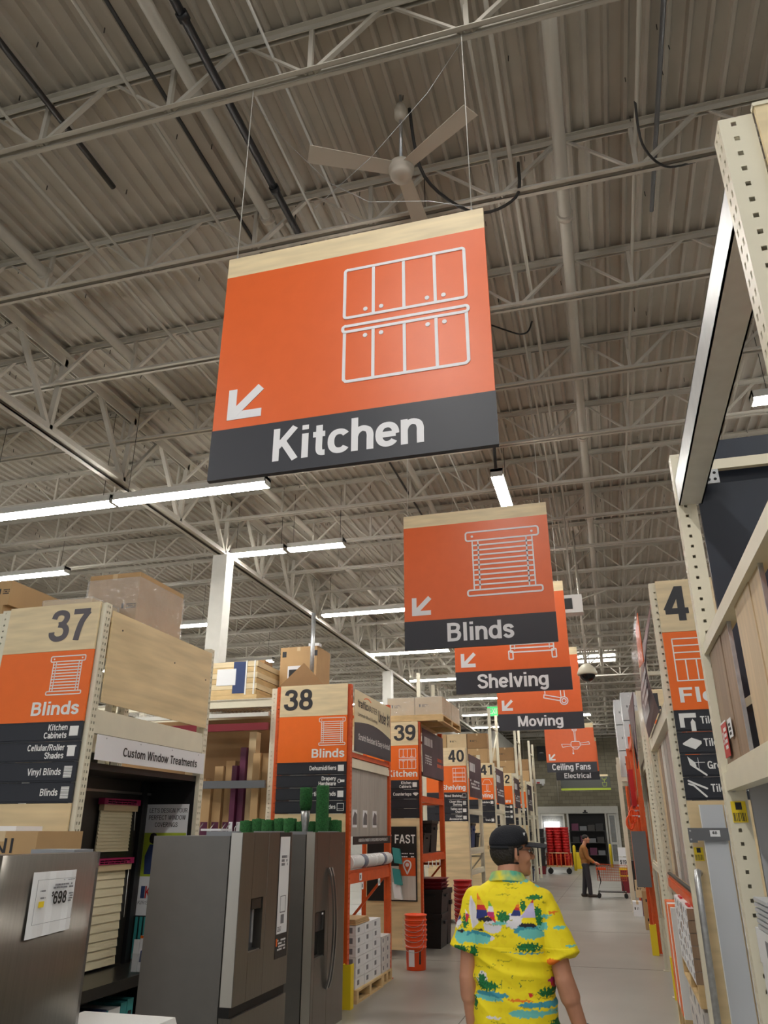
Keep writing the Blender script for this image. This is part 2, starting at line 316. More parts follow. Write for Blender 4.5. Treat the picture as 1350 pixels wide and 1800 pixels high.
# ================================================================== setting
YB = 48.0; ZT = 7.28; ZB = 6.77
f = MB().box(-40, 18, -8, 56, -0.2, 0).obj('floor', 'floor'); struct(f, 'smooth grey polished concrete floor of the store')
m = MB()
for k in range(-2, 14): m.box(-40, 18, k * 4.2 - 0.004, k * 4.2 + 0.004, -0.01, 0.0015)
for k in range(-9, 5): m.box(k * 4.2 - 1.704, k * 4.2 - 1.696, -8, 56, -0.01, 0.0015)
m.obj('floor_joint', 'joint', f)
# corrugated roof deck, ribs along the main aisle
m = MB(); pitch = 0.152; x = -40.0
while x < 18:
    for xa, za, xb, zb in ((x, ZT + 0.04, x + 0.088, ZT + 0.04), (x + 0.088, ZT + 0.04, x + 0.106, ZT), (x + 0.106, ZT, x + 0.134, ZT), (x + 0.134, ZT, x + pitch, ZT + 0.04)):
        m.quad((xa, -8, za), (xa, 52, za), (xb, 52, zb), (xb, -8, zb))
    x += pitch
m.box(-40, 18, -8, 52, ZT + 0.06, ZT + 0.2)
ceil = m.obj('ceiling', 'deck'); struct(ceil, 'corrugated painted steel roof deck carried on open web joists')
m = MB()
for i in range(900):
    xx = random.uniform(-14, 8); yy = random.uniform(1.5, 16); m.bar((xx, yy, ZT + 0.01), (xx + random.uniform(-.006, .006), yy, ZT - 0.045), 0.006)
o = m.obj('roof_fastener_tips', 'dark_metal', ceil); o['kind'] = 'stuff'
# joists: two angle chords and a web of V bars with verticals, nodes every 1.14 m
def chord(m, z0, z1, y):
    m.box(-40, 18, -0.055, -0.018, z0, z0 + 0.008); m.box(-40, 18, 0.018, 0.055, z0, z0 + 0.008)
    m.box(-40, 18, -0.024, -0.018, z0, z1); m.box(-40, 18, 0.018, 0.024, z0, z1)
m = MB(); chord(m, ZB, ZB + 0.05, 0); bc_me = m.mesh('bottom_chord', 'joist')
m = MB(); m.box(-40, 18, -0.055, 0.055, ZT - 0.008, ZT - 0.001); m.box(-40, 18, -0.024, -0.016, ZT - 0.06, ZT); m.box(-40, 18, 0.016, 0.024, ZT - 0.06, ZT); tc_me = m.mesh('joist', 'joist')
m = MB(); xx = -2.68 - 1.14 * 32
while xx < 18:
    m.bar((xx, 0, ZB + 0.02), (xx, 0, ZT - 0.02), 0.034, 0.034)
    m.bar((xx + 0.03, 0, ZB + 0.02), (xx + 0.54, 0, ZT - 0.02), 0.036, 0.03)
    m.bar((xx - 0.03, 0, ZB + 0.02), (xx - 0.54, 0, ZT - 0.02), 0.022, 0.02)
    xx += 1.14
web_me = m.mesh('web_bars', 'joist')
for k in range(-4, 32):
    y = 3.5 + 1.52 * k
    j = link('joist', tc_me, ceil, (0, y, 0)); link('bottom_chord', bc_me, j); link('web_bars', web_me, j)
# joist girders along the aisle with columns
def girder(X):
    m = MB(); z0 = 6.11
    for dx in (-0.1, 0.02): m.box(X + dx, X + dx + 0.08, -8, YB, ZT - 0.07, ZT - 0.055); m.box(X + dx, X + dx + 0.08, -8, YB, z0, z0 + 0.015)
    for dx in (-0.035, 0.02): m.box(X + dx, X + dx + 0.015, -8, YB, ZT - 0.2, ZT - 0.07); m.box(X + dx, X + dx + 0.015, -8, YB, z0, z0 + 0.12)
    g = m.obj('girder', 'joist', ceil); w_ = MB(); y = 3.5 - 1.52 * 4; up = 0
    while y < YB - 1:
        w_.bar((X, y, z0 + 0.05), (X, y + 0.06, ZT - 0.1), 0.07, 0.05)
        w_.bar((X, y, z0 + 0.05), (X, y + 0.76, ZT - 0.1), 0.06, 0.05); w_.bar((X, y, z0 + 0.05), (X, y - 0.76, ZT - 0.1), 0.06, 0.05)
        y += 1.52
    w_.obj('web_bars', 'joist', g)
for X in (-6.0, -18.0, 6.0): girder(X)
cols = [(-6.0, 11.1, 'white square steel column rising behind the pale number 37 rack end'), (-6.0, 21.7, 'white steel column further back along the left girder'), (-6.0, 32.3, 'white steel column far back along the left girder'), (-18.0, 11.1, 'white steel column far off to the left under the roof'), (-18, 21.7, 'white steel column farthest left under the roof'), (6.0, 11.1, 'white steel column hidden behind the right racks'), (6.0, 21.7, 'second white steel column behind the right racks')]
for X, Y, lb in cols:
    m = MB().box(X - 0.13, X + 0.13, Y - 0.13, Y + 0.13, 0.02, 6.11); c = m.obj('column', 'white_paint'); struct(c, lb)
    MB().box(X - 0.22, X + 0.22, Y - 0.22, Y + 0.22, 0, 0.025).obj('base_plate', 'white_paint', c)
# walls
o = MB().box(-40, 18, YB, YB + 0.3, 0, ZT).obj('wall_back', 'block_wall'); struct(o, 'tan concrete block wall at the far end of the store')
MB().box(-5.3, 18, YB - 0.12, YB - 0.001, 6.95, 7.22).obj('ledger_beam', 'white_paint', o)
for X, Z1 in ((-4.85, 6.9), (-3.0, 6.9)): MB().tube([(X, YB - 0.04, 3.3), (X, YB - 0.04, Z1)], 0.03).obj('conduit', 'pipe_paint', o)
o = MB().box(-40.3, -40, -8, 52, 0, ZT).obj('wall_left', 'white_paint'); struct(o)
o = MB().box(18, 18.3, -8, 52, 0, ZT).obj('wall_right', 'white_paint'); struct(o)
o = MB().box(-26, -5.33, 40.3, YB - 0.01, 0, 6.5).obj('wall_office', 'white_paint'); struct(o, 'white panelled room built against the back wall')
for k in range(18): MB().box(-5.33, -5.318, 40.4 + k * 0.42, 40.42 + k * 0.42, 0, 6.48).obj('panel_rib', 'white_paint', o)
# sliding door in the back wall
X0, X1, ZD = -4.26, 0.25, 3.05
d = MB(); d.box(X0, X1, YB - 0.25, YB - 0.005, ZD - 0.38, ZD); d.box(X0, X0 + 0.14, YB - 0.2, YB - 0.005, 0, ZD - 0.38); d.box(X1 - 0.14, X1, YB - 0.2, YB - 0.005, 0, ZD - 0.38)
door = d.obj('door_1', 'white_paint'); struct(door, 'wide white framed sliding entrance door under the block wall')
for a, b, nm in ((-4.1, -2.75, 'door_leaf'), (-0.35, 0.1, 'door_leaf')):
    l = MB(); l.box(a, a + 0.09, YB - 0.14, YB - 0.08, 0.02, ZD - 0.4); l.box(b - 0.09, b, YB - 0.14, YB - 0.08, 0.02, ZD - 0.4); l.box(a + 0.09, b - 0.09, YB - 0.14, YB - 0.08, 0.02, 0.2); l.box(a + 0.09, b - 0.09, YB - 0.14, YB - 0.08, 1.05, 1.17); l.box(a + 0.09, b - 0.09, YB - 0.14, YB - 0.08, ZD - 0.5, ZD - 0.4)
    lf = l.obj(nm, 'white_paint', door); MB().box(a + 0.09, b - 0.09, YB - 0.112, YB - 0.106, 0.2, ZD - 0.5).obj('pane', 'glass', lf)
for a in (-2.62, -0.5): MB().box(a, a + 0.1, YB - 0.2, YB - 0.1, 0.0, ZD - 0.38).obj('door_post', 'white_paint', door)
MB().box(-2.5, -0.52, YB - 0.02, YB - 0.006, 0.02, ZD - 0.4).obj('doorway_shade_panel', 'dark_back', door)  # flush dark sheet, its colour stands in for the shade inside the doorway
s = MB(); s.box(-1.62, -1.5, YB - 0.33, YB - 0.255, 2.75, 2.85); s.box(-1.7, -1.42, YB - 0.3, YB - 0.255, 2.69, 2.75); s.obj('motion_sensor', 'black', door)
for k in range(3): MB().box(-2.5, -0.54, YB - 0.95, YB - 0.3, 0.5 + 0.62 * k, 0.53 + 0.62 * k).obj('display_shelf', 'dark_metal', door)
for x in (-2.5, -0.58): MB().box(x, x + 0.04, YB - 0.95, YB - 0.9, 0, 1.8).obj('shelf_post', 'dark_metal', door)
# skylights
for k, (a, b, y0, y1) in enumerate(((-1.1, 0.62, 26.2, 27.6), (-12.5, -10.9, 26.2, 27.6), (-1.9, -0.6, 40.5, 41.8), (-1.3, 0.55, 1.2, 2.75))):
    s = MB().box(a, b, y0, y1, ZT - 0.02, ZT + 0.02).obj('skylight', 'skylight'); tag(s, ['bright rectangular skylight in the roof above the main aisle', 'bright skylight far to the left in the roof', 'faint skylight near the back wall', 'skylight overhead beyond the upper frame edge'][k], 'skylight')
    fr = MB(); fr.box(a - 0.05, b + 0.05, y0 - 0.05, y0, ZT - 0.06, ZT + 0.02); fr.box(a - 0.05, b + 0.05, y1, y1 + 0.05, ZT - 0.06, ZT + 0.02); fr.box(a - 0.05, a, y0, y1, ZT - 0.06, ZT + 0.02); fr.box(b, b + 0.05, y0, y1, ZT - 0.06, ZT + 0.02); fr.obj('skylight_frame', 'white_paint', s)
# pipes and conduits along the aisle under the deck
ROD = {}
def run(name, X, z, r, mt, label, cat, y0=-6, y1=47, hang=True, flange=()):
    if not hang:
        MB().tube([(X, y0, z), (X, y1, z)], r, 10).obj(name, mt, ceil); return
    t = thing(name, label, cat, (X, y0, z))
    MB().tube([(0, 0, 0), (0, y1 - y0, 0)], r, 10).obj('pipe_run', mt, t)
    for yy in flange: MB().tube([(0, yy - y0 - 0.03, 0), (0, yy - y0 + 0.03, 0)], r * 1.35, 10).obj('coupling', mt, t)
    if hang:
        me = MB().tube([(0, 0, r), (0, 0, ZT - z)], 0.005, 5).mesh('hanger_rod', 'dark_metal')
        for k in range(-2, 26, 3):
            if 3.6 + 1.52 * k < y1: link('hanger_rod', me, t, (0, 3.5 + 1.52 * k + 0.05 - y0, 0))
run('gas_pipe', -2.3, 6.99, 0.033, 'black_pipe', 'thin black pipe running along the roof left of the ceiling fan', 'pipe', y1=6.2, flange=(3.0, 4.6))
run('sprinkler_pipe', 0.15, 6.98, 0.055, 'pipe_paint', 'thick pale sprinkler pipe running along the roof right of the fan', 'pipe', flange=(5.6, 10.0))
run('sprinkler_pipe', -2.55, 7.1, 0.05, 'pipe_paint', 'thick pale pipe beside the black pipe under the roof', 'pipe', flange=(5.0, 9.0))
run('sprinkler_pipe', -5.0, 7.0, 0.055, 'pipe_paint', 'pale sprinkler pipe next to the left girder', 'pipe', flange=(5.0, 9.0))
for X, r, lb in ((-3.0, 0.014, 'thin grey conduit left of the thick pale pipe'), (-2.78, 0.016, 'dark conduit beside the thick pale pipe'), (-1.84, 0.011, 'slim white conduit above the orange kitchen sign'), (-2.1, 0.01, 'slim white conduit alongside the black pipe'), (-0.26, 0.018, 'grey conduit to the right of the ceiling fan'), (-0.42, 0.013, 'thinner conduit right of the ceiling fan'), (0.76, 0.016, 'narrow pale conduit farthest right under the roof'), (-4.1, 0.014, 'thin conduit near the left roof edge'), (-4.35, 0.018, 'thicker conduit near the left roof edge'), (2.1, 0.016, 'conduit above the right hand racks')):
    run('conduit', X, 7.05, r, 'dark_metal' if 'dark' in lb else ('white_paint' if 'white' in lb else 'pipe_paint'), lb, 'conduit', hang=False)
run('cable_tray', -3.75, 7.12, 0.026, 'dark_metal', 'dark cable bundle high in the upper left roof', 'cable', y1=4.3, hang=False)
run('cable_tray', 0.95, 7.2, 0.02, 'steel_grey', 'dark cable bundle pressed against the deck at upper right', 'cable', y1=6.0, hang=False)
def cable(pts, r, mt, label):
    P_ = [Vector(p) for p in pts]; out = []
    for i in range(len(P_) - 1):
        p0 = P_[max(i - 1, 0)]; p1 = P_[i]; p2 = P_[i + 1]; p3 = P_[min(i + 2, len(P_) - 1)]
        for k in range(6):
            t = k / 6; out.append(0.5 * ((2 * p1) + (p2 - p0) * t + (2 * p0 - 5 * p1 + 4 * p2 - p3) * t * t + (3 * p1 - p0 - 3 * p2 + p3) * t ** 3))
    out.append(P_[-1]); MB().tube(out, r, 6).obj('cable', mt, ceil)
cable([(-1.0, 4.3, 7.2), (-0.95, 4.6, 6.75), (-0.6, 4.95, 6.6), (-0.25, 5.0, 6.72), (-0.2, 4.95, 7.05)], 0.014, 'dark_metal', 'sagging grey cable looped from the ceiling fan mount')
cable([(-1.7, 2.6, 7.1), (-1.2, 2.8, 6.72), (-0.7, 3.0, 6.66), (-0.35, 3.1, 6.8), (-0.25, 3.2, 7.05)], 0.012, 'galv', 'silver cable sagging at the top edge above the near joist')
cable([(0.75, 4.6, 7.05), (0.78, 4.8, 6.8), (0.95, 5.0, 6.72), (1.2, 5.1, 6.8)], 0.01, 'dark_metal', 'dark cable loop hanging beside the right conduit')
cable([(-2.0, 6.0, 7.1), (-0.7, 6.9, 6.85), (-0.4, 7.2, 6.9), (-0.3, 7.2, 7.05)], 0.01, 'black', 'black cable under the roof right of the orange kitchen sign')
# ceiling fan
t = thing('ceiling_fan', 'large white three blade industrial ceiling fan hanging from the roof', 'ceiling fan', (-1.06, 4.25, 6.4))
MB().lathe([(0.03, 0.8), (0.05, 0.74), (0.05, 0.66), (0.025, 0.62)], 16).obj('canopy', 'fan_white', t)
MB().tube([(0, 0, 0.16), (0, 0, 0.9)], 0.014, 10).obj('downrod', 'galv', t)
MB().lathe([(0.02, 0.0), (0.075, 0.01), (0.085, 0.03), (0.085, 0.07), (0.1, 0.08), (0.1, 0.125), (0.07, 0.15), (0.03, 0.2), (0.02, 0.2)], 24).obj('motor', 'fan_white', t)
for a in (-35, 85, 205):
    a = math.radians(a + 3); b = MB(); d = Vector((math.cos(a), math.sin(a), 0)); s_ = Vector((-d.y, d.x, 0))
    q = lambda r, w_, z: d * r + s_ * w_ + Vector((0, 0, z))
    b.hexa([q(0.08, -0.055, 0.085), q(0.72, -0.075, 0.075), q(0.72, 0.075, 0.095), q(0.08, 0.055, 0.105)], [q(0.08, -0.055, 0.09), q(0.72, -0.075, 0.08), q(0.72, 0.075, 0.1), q(0.08, 0.055, 0.11)])
    b.obj('blade', 'fan_white', t)
# strip lights
def strip_light(x, y, z, L, rz, label):
    t = thing('strip_light', label, 'light fixture', (x, y, z), rz, 'strip lights under the roof')
    h = MB(); h.box(-L / 2, L / 2, -0.085, 0.085, 0.03, 0.075); h.box(-L / 2, L / 2, -0.085, -0.078, -0.012, 0.03); h.box(-L / 2, L / 2, 0.078, 0.085, -0.012, 0.03); h.box(-L / 2, -L / 2 + 0.012, -0.085, 0.085, -0.042, 0.08); h.box(L / 2 - 0.012, L / 2, -0.085, 0.085, -0.042, 0.08); h.obj('housing', 'white_paint', t)
    l = MB(); l.box(-L / 2 + 0.012, L / 2 - 0.012, -0.078, 0.078, -0.042, 0.03); l.obj('lens', 'lens', t)
    for s in (-1, 1): MB().tube([(s * L * 0.42, 0, 0.075), (s * L * 0.42, 0, ZT - z)], 0.004, 5).obj('hanger_wire', 'dark_metal', t)
    return t
LS = []
for (y, z, xs) in ((8.0, 5.85, (-9.4, -7.15, -4.9)), (11.4, 6.26, (-10.5, -5.5, -4.42)), (15.65, 6.26, (-9.8, -4.75)), (19.9, 6.26, (-15, -10.0, -4.9)), (24.05, 6.26, (-15, -10, -4.8)), (28.2, 6.26, (-14, -9, -4.55)), (32.4, 6.26, (-14, -9, -4.6)), (36.6, 6.26, (-12, -5)), (8.25, 6.26, (3.1,)), (12.4, 6.26, (4,)), (16.6, 6.26, (4,)), (20.8, 6.26, (4,)), (25, 6.26, (4,)), (29.2, 6.26, (4,)), (-0.6, 6.26, (-9, -5.5, 3.5, 7))):
    for x in xs: LS.append((x, y, z, 2.22 if (y, x) not in ((11.4, -5.5), (11.4, -4.42)) else 1.02, 0))
for y in (5.6, 10.0, 14.4, 18.8, 23.2, 35.0, 39.0, 44.5): LS.append((-1.05, y, 6.26, 1.25 if y < 20 else 2.2, PI / 2))  # strips hidden behind the hanging signs are added to brighten the sign faces
for x, y in ((-1.2, 0.2), (-1.2, -3.0), (-1.2, -6.0)): LS.append((x, y, 6.3, 2.2, PI / 2))
nm = {(-7.15, 8.0): 'long bright strip light at left, below the roof girder', (-4.9, 8.0): 'bright strip light ending just under the kitchen sign', (-1.05, 10.0): 'short strip light end-on just above the second orange sign', (3.1, 8.25): 'strip light at the right edge above the racks', (-5.5, 11.4): 'left half of the paired strip light left of the blinds sign', (-4.42, 11.4): 'right half of the paired strip light left of the blinds sign', (-10.5, 11.4): 'strip light low at the left edge above the cartons'}
for i, (x, y, z, L, rz) in enumerate(LS):
    side = 'left' if x < -2 else ('right' if x > 1 else 'main aisle')
    row = {11.4: 'second', 15.65: 'third', 19.9: 'fourth', 24.05: 'fifth', 28.2: 'sixth', 32.4: 'seventh', 36.6: 'eighth', 8.0: 'nearest', 8.25: 'nearest', 12.4: 'second', 16.6: 'third', 20.8: 'fourth', 25: 'fifth', 29.2: 'sixth'}.get(y)
    if row: lb = nm.get((x, y)) or 'strip light in the %s row over the %s racks, %s' % (row, side, 'nearest the main aisle' if -6 < x < 5 else ('in the middle of its row' if -12 < x < 9 and x < 0 else 'at the outer end'))
    elif y > 0.3: lb = nm.get((x, y)) or {5.6: 'added strip light, unseen behind the big kitchen sign', 14.4: 'added strip light, unseen behind the blinds sign', 18.8: 'second added strip light, unseen behind the blinds sign', 23.2: 'added strip light, unseen behind the shelving sign', 35.0: 'strip light lengthwise over the far main aisle', 39.0: 'strip light lengthwise before the back wall', 44.5: 'strip light lengthwise closest to the back wall'}[y]
    else: lb = 'strip light behind the viewer, %s, %s' % ({-9: 'outer left', -5.5: 'inner left', -5: 'inner left', 3.5: 'inner right', 7: 'outer right'}.get(x, 'centre of the aisle'), 'nearest' if y > -1 else ('farther' if y > -5 else 'farthest'))
    strip_light(x, y, z, L, rz, lb)
MB().tube([(-1.05, 9.3, 6.3), (-1.05, 9.3, ZT)], 0.02, 8).obj('strut', 'dark_metal', ceil)
# ================================================================== signs: drawn pictograms (local XZ plane, front at -y)
def ic_blinds(x0, x1, z0, z1, wl, n=10):
    m = MB(); W_ = x1 - x0; H_ = z1 - z0
    hb = z1 - H_ * 0.14
    m.line(rrect(x0, x1, hb, z1, H_ * 0.035), wl, True); m.line(rrect(x0, x1, z0, z0 + H_ * 0.085, H_ * 0.03), wl, True)
    a, b = x0 + W_ * 0.09, x1 - W_ * 0.09; g = W_ * 0.08; zt, zb = hb, z0 + H_ * 0.085
    for x in (a, a + g, b - g, b): m.line([(x, zb), (x, zt)], wl * 0.8)
    for k in range(1, n): z = zb + (zt - zb) * k / n; m.line([(a, z), (b, z)], wl)
    for x in (x0 + W_ * 0.09, x1 - W_ * 0.09): m.disc(x, (hb + z1) / 2, wl * 0.75)
    return m
def ic_cabinet(x0, x1, z0, z1, wl, knobs=True):
    m = MB(); W_ = x1 - x0; H_ = z1 - z0; zu = z0 + H_ * 0.555; zc0 = z0 + H_ * 0.43; zc1 = z0 + H_ * 0.48
    m.line(rrect(x0 + W_ * .01, x1 - W_ * .01, zu, z1, H_ * 0.02), wl, True)
    m.line(rrect(x0, x1, zc0, zc1, H_ * 0.02), wl, True)
    m.line([(x0 + W_ * .015, zc0), (x0 + W_ * .015, z0 + H_ * .02), (x0 + W_ * .035, z0), (x1 - W_ * .035, z0), (x1 - W_ * .015, z0 + H_ * .02), (x1 - W_ * .015, zc0)], wl)
    for k in (1, 2, 3):
        x = x0 + W_ * k / 4; m.line([(x, zu), (x, z1)], wl); m.line([(x, z0), (x, zc0)], wl)
    if knobs:
        for q in (0.185, 0.315, 0.685, 0.815): m.disc(x0 + W_ * q, zu + H_ * 0.055, wl * 0.75); m.disc(x0 + W_ * q, zc0 - H_ * 0.055, wl * 0.75)
    return m
def ic_shelf(x0, x1, z0, z1, wl):
    m = MB(); H_ = z1 - z0
    m.line([(x0, z0), (x0, z1), (x1, z1), (x1, z0)], wl); m.line([(x0 + 0.06, z0 + H_ * 0.06), (x0 + 0.06, z1)], wl * 0.7); m.line([(x1 - 0.06, z0 + H_ * 0.06), (x1 - 0.06, z1)], wl * 0.7)
    for k in (0.08, 0.36, 0.64): m.line([(x0, z0 + H_ * k), (x1, z0 + H_ * k)], wl); m.line([(x0, z0 + H_ * (k + 0.07)), (x1, z0 + H_ * (k + 0.07))], wl * 0.7)
    return m
def ic_shelf_unit(x0, x1, z0, z1, wl):      # low shelving unit, lower legs visible
    m = ic_shelf(x0, x1, z0 + 0.1, z1, wl)
    for x in (x0, x1): m.line(rrect(x - 0.03, x + 0.03, z0, z0 + 0.12, 0.008), wl, True)
    m.line(rrect(x0, x1, z0 + 0.1, z0 + 0.16, 0.01), wl, True); return m
def ic_handtruck(x0, x1, z0, z1, wl):
    m = MB(); W_ = x1 - x0; H_ = z1 - z0; c = (x1 - 0.09, z0 + 0.09)
    for r_ in (0.075, 0.04): m.line([(c[0] + r_ * math.cos(t * PI / 8), c[1] + r_ * math.sin(t * PI / 8)) for t in range(16)], wl, True)
    m.line([(c[0] - 0.05, c[1] + 0.06), (x1 - W_ * 0.35, z1)], wl); m.line([(c[0] + 0.02, c[1] + 0.075), (x1 - W_ * 0.2, z1)], wl)
    m.line([(c[0] - 0.07, c[1]), (x0, z0 + 0.16)], wl); m.line([(c[0] - 0.06, c[1] + 0.06), (x0 + 0.01, z0 + 0.22), (x0, z0 + 0.16)], wl)
    m.line([(x0 + 0.03, z0 + 0.24), (x0 - 0.02 + W_ * 0.1, z1 - 0.25), (x1 - W_ * 0.4, z1 - 0.1)], wl); return m
def ic_fan(x0, x1, z0, z1, wl):
    m = MB(); c = (x0 + x1) / 2; H_ = z1 - z0; zc = z0 + H_ * 0.34
    m.line([(c - .08, z1), (c + .08, z1), (c + .06, z1 - .05), (c - .06, z1 - .05)], wl, True); m.line([(c - .02, z1 - .05), (c - .02, zc + .12)], wl); m.line([(c + .02, z1 - .05), (c + .02, zc + .12)], wl)
    m.line(rrect(c - .15, c + .15, zc - .06, zc + .12, .05), wl, True); m.line([(c - .12, zc - .06), (c - .05, zc - .13), (c + .05, zc - .13), (c + .12, zc - .06)], wl)
    m.line([(x0, zc + .04), (c - .15, zc + .03), (c - .15, zc - .02), (x0 + .03, zc - .06)], wl, True); m.line([(c + .15, zc + .06), (x1 - .02, zc + .1), (x1, zc + .02), (c + .15, zc)], wl, True)
    m.line([(c - .1, zc - .13), (c - .1, z0)], wl); m.disc(c - .1, z0, .03); return m
def ic_lamp(x0, x1, z0, z1, wl):
    m = MB(); c = (x0 + x1) / 2; W_ = x1 - x0; H_ = z1 - z0
    m.line([(c - W_ * .25, z1), (c + W_ * .25, z1), (x1, z1 - H_ * .4), (x0, z1 - H_ * .4)], wl, True); m.line([(c - .02, z1 - H_ * .4), (c - .02, z0 + .03), (c + .02, z0 + .03), (c + .02, z1 - H_ * .4)], wl); m.line([(c - W_ * .3, z0), (c + W_ * .3, z0)], wl * 2); return m
def ic_tiles(x0, x1, z0, z1, wl):
    m = MB(); zm = z0 + (z1 - z0) * 0.5; xm = x0 + (x1 - x0) * 0.5; m.line([(x0, z0), (x1, z0), (x1, z1), (x0, z1)], wl, True); m.line([(x0, zm), (x1, zm)], wl); m.line([(xm, z0), (xm, z1)], wl)
    for k in (1, 2):
        t = k / 3; m.line([(x0, zm + (z1 - zm) * t), (xm, zm + (z1 - zm) * t)], wl); m.line([(x0 + (xm - x0) * t, z0), (x0 + (xm - x0) * t, zm)], wl)
        m.line([(xm + (x1 - xm) * t, zm), (xm + (x1 - xm) * t, z1)], wl); m.line([(xm, z0 + (zm - z0) * t), (x1, z0 + (zm - z0) * t)], wl)
    return m
ICON = dict(blinds=ic_blinds, cabinet=ic_cabinet, shelf=ic_shelf, shelf_unit=ic_shelf_unit, handtruck=ic_handtruck, fan=ic_fan, lamp=ic_lamp, tiles=ic_tiles)
# ------------------------------------------------------------------ hanging department signs
def hang_sign(Y, word, icon, box, wspan, label, X=-1.2, z=3.6, Wd=1.66, cap=0.205, wires=True):
    t = thing('hanging_sign', label, 'sign', (X, Y, z), 0, 'orange hanging department signs'); h = Wd / 2; tk = 0.012
    MB().box(-h, h, -tk, tk, 1.445, 1.597).obj('wood_header', 'maple', t)
    p = MB().box(-h, h, -tk, tk, 0.318, 1.445).obj('orange_panel', 'sign_orange', t)
    b = MB().box(-h + 0.004, h + 0.004, -tk - 0.012, -tk, -0.0, 0.32); b.box(-h, h, -tk, tk, 0.0, 0.318); b = b.obj('name_panel', 'sign_black', t)
    a = MB(); q = 0.053
    a.prism([(-0.742, 0.385), (-0.525, 0.385), (-0.525, 0.385 + q), (-0.742, 0.385 + q)], -tk - 0.003, -tk); a.prism([(-0.742, 0.385 + q), (-0.742 + q, 0.385 + q), (-0.742 + q, 0.59), (-0.742, 0.59)], -tk - 0.003, -tk)
    a.line([(-0.71, 0.415), (-0.535, 0.585)], q, False, -tk - 0.0035, -tk, False); a.obj('arrow', 'soft_white', p)
    if icon:
        m = ICON[icon](*box, 0.0185); m.v = [(x, y - tk, zz) for x, y, zz in m.v]; m.obj('pictogram', 'soft_white', p)
    text(word, wspan[0], wspan[1], 0.068, cap, 'soft_white', b, y=-tk - 0.014, bold=0.03)
    if wires:
        for s in (-0.78, 0.76): MB().tube([(s, 0, 1.597), (s, 0, ZB - z)], 0.003, 5).obj('hanging_wire', 'white_paint', t)
        for s in (-0.78, 0.76): MB().tube([(s, 0, 1.56), (s, 0, 1.625)], 0.006, 6).obj('eye_bolt', 'galv', t)
    return t
t = hang_sign(3.5, 'Kitchen', 'cabinet', (-0.035, 0.71, 0.525, 1.32), (-0.43, 0.442), 'large orange hanging sign reading Kitchen with cabinet pictogram and arrow')
w_ = lambda pts, nm='loose_wire': MB().tube(pts, 0.0018, 5).obj(nm, 'galv', t)
w_([(-0.78, 0, 3.05), (-0.5, 0.05, 2.6), (-0.2, 0.1, 2.2), (0.1, 0.05, 1.9), (0.5, 0, 1.75), (0.76, 0, 1.63)]); w_([(0.76, 0, 3.1), (0.5, 0.05, 2.75), (0.1, 0.1, 2.35), (-0.3, 0.1, 2.0)])
hang_sign(8.06, 'Blinds', 'blinds', (-0.1, 0.72, 0.565, 1.318), (-0.345, 0.381), 'orange hanging sign reading Blinds with window blind pictogram')
hang_sign(11.1, 'Shelving', 'shelf_unit', (0.0, 0.62, 0.47, 1.3), (-0.51, 0.51), 'orange hanging sign reading Shelving, half hidden behind the Blinds sign')
hang_sign(15.66, 'Moving', 'handtruck', (0.1, 0.58, 0.45, 1.3), (-0.44, 0.44), 'orange hanging sign reading Moving, half hidden behind the Shelving sign')
hang_sign(27.82, 'Ceiling Fans', 'fan', (-0.28, 0.66, 0.6, 1.4), (-0.66, 0.62), 'small far orange hanging sign reading Ceiling Fans')
hang_sign(32.38, 'Electrical', None, None, (-0.52, 0.5), 'far dark hanging sign reading Electrical below the ceiling fans sign', cap=0.19)
t = thing('garden_sign', 'dark grey hanging sign with lime green edge and plant pictogram by back wall', 'sign', (-1.35, 46.5, 3.85))
MB().box(-1.35, 1.35, -0.03, 0.03, 0.11, 0.72).obj('grey_panel', 'garden_grey', t); MB().box(-1.35, 1.35, -0.035, 0.035, 0, 0.11).obj('lime_edge', 'lime', t); MB().box(-1.35, 1.25, -0.03, 0.03, 0.72, 0.83).obj('wood_header', 'maple', t)
m = MB(); m.line([(0.95, 0.2), (1.13, 0.2), (1.16, 0.4), (0.92, 0.4)], 0.02, True); m.line([(1.04, 0.4), (1.04, 0.6)], 0.02); m.line([(1.04, 0.5), (0.93, 0.6), (0.93, 0.66)], 0.02); m.line([(1.04, 0.5), (1.15, 0.6), (1.15, 0.66)], 0.02); m.v = [(x, y - 0.03, z) for x, y, z in m.v]; m.obj('pictogram', 'lime', t)
for s in (-1.2, 1.2): MB().tube([(s, 0, 0.72), (s, 0, ZT - 3.85)], 0.006, 5).obj('hanging_wire', 'dark_metal', t)
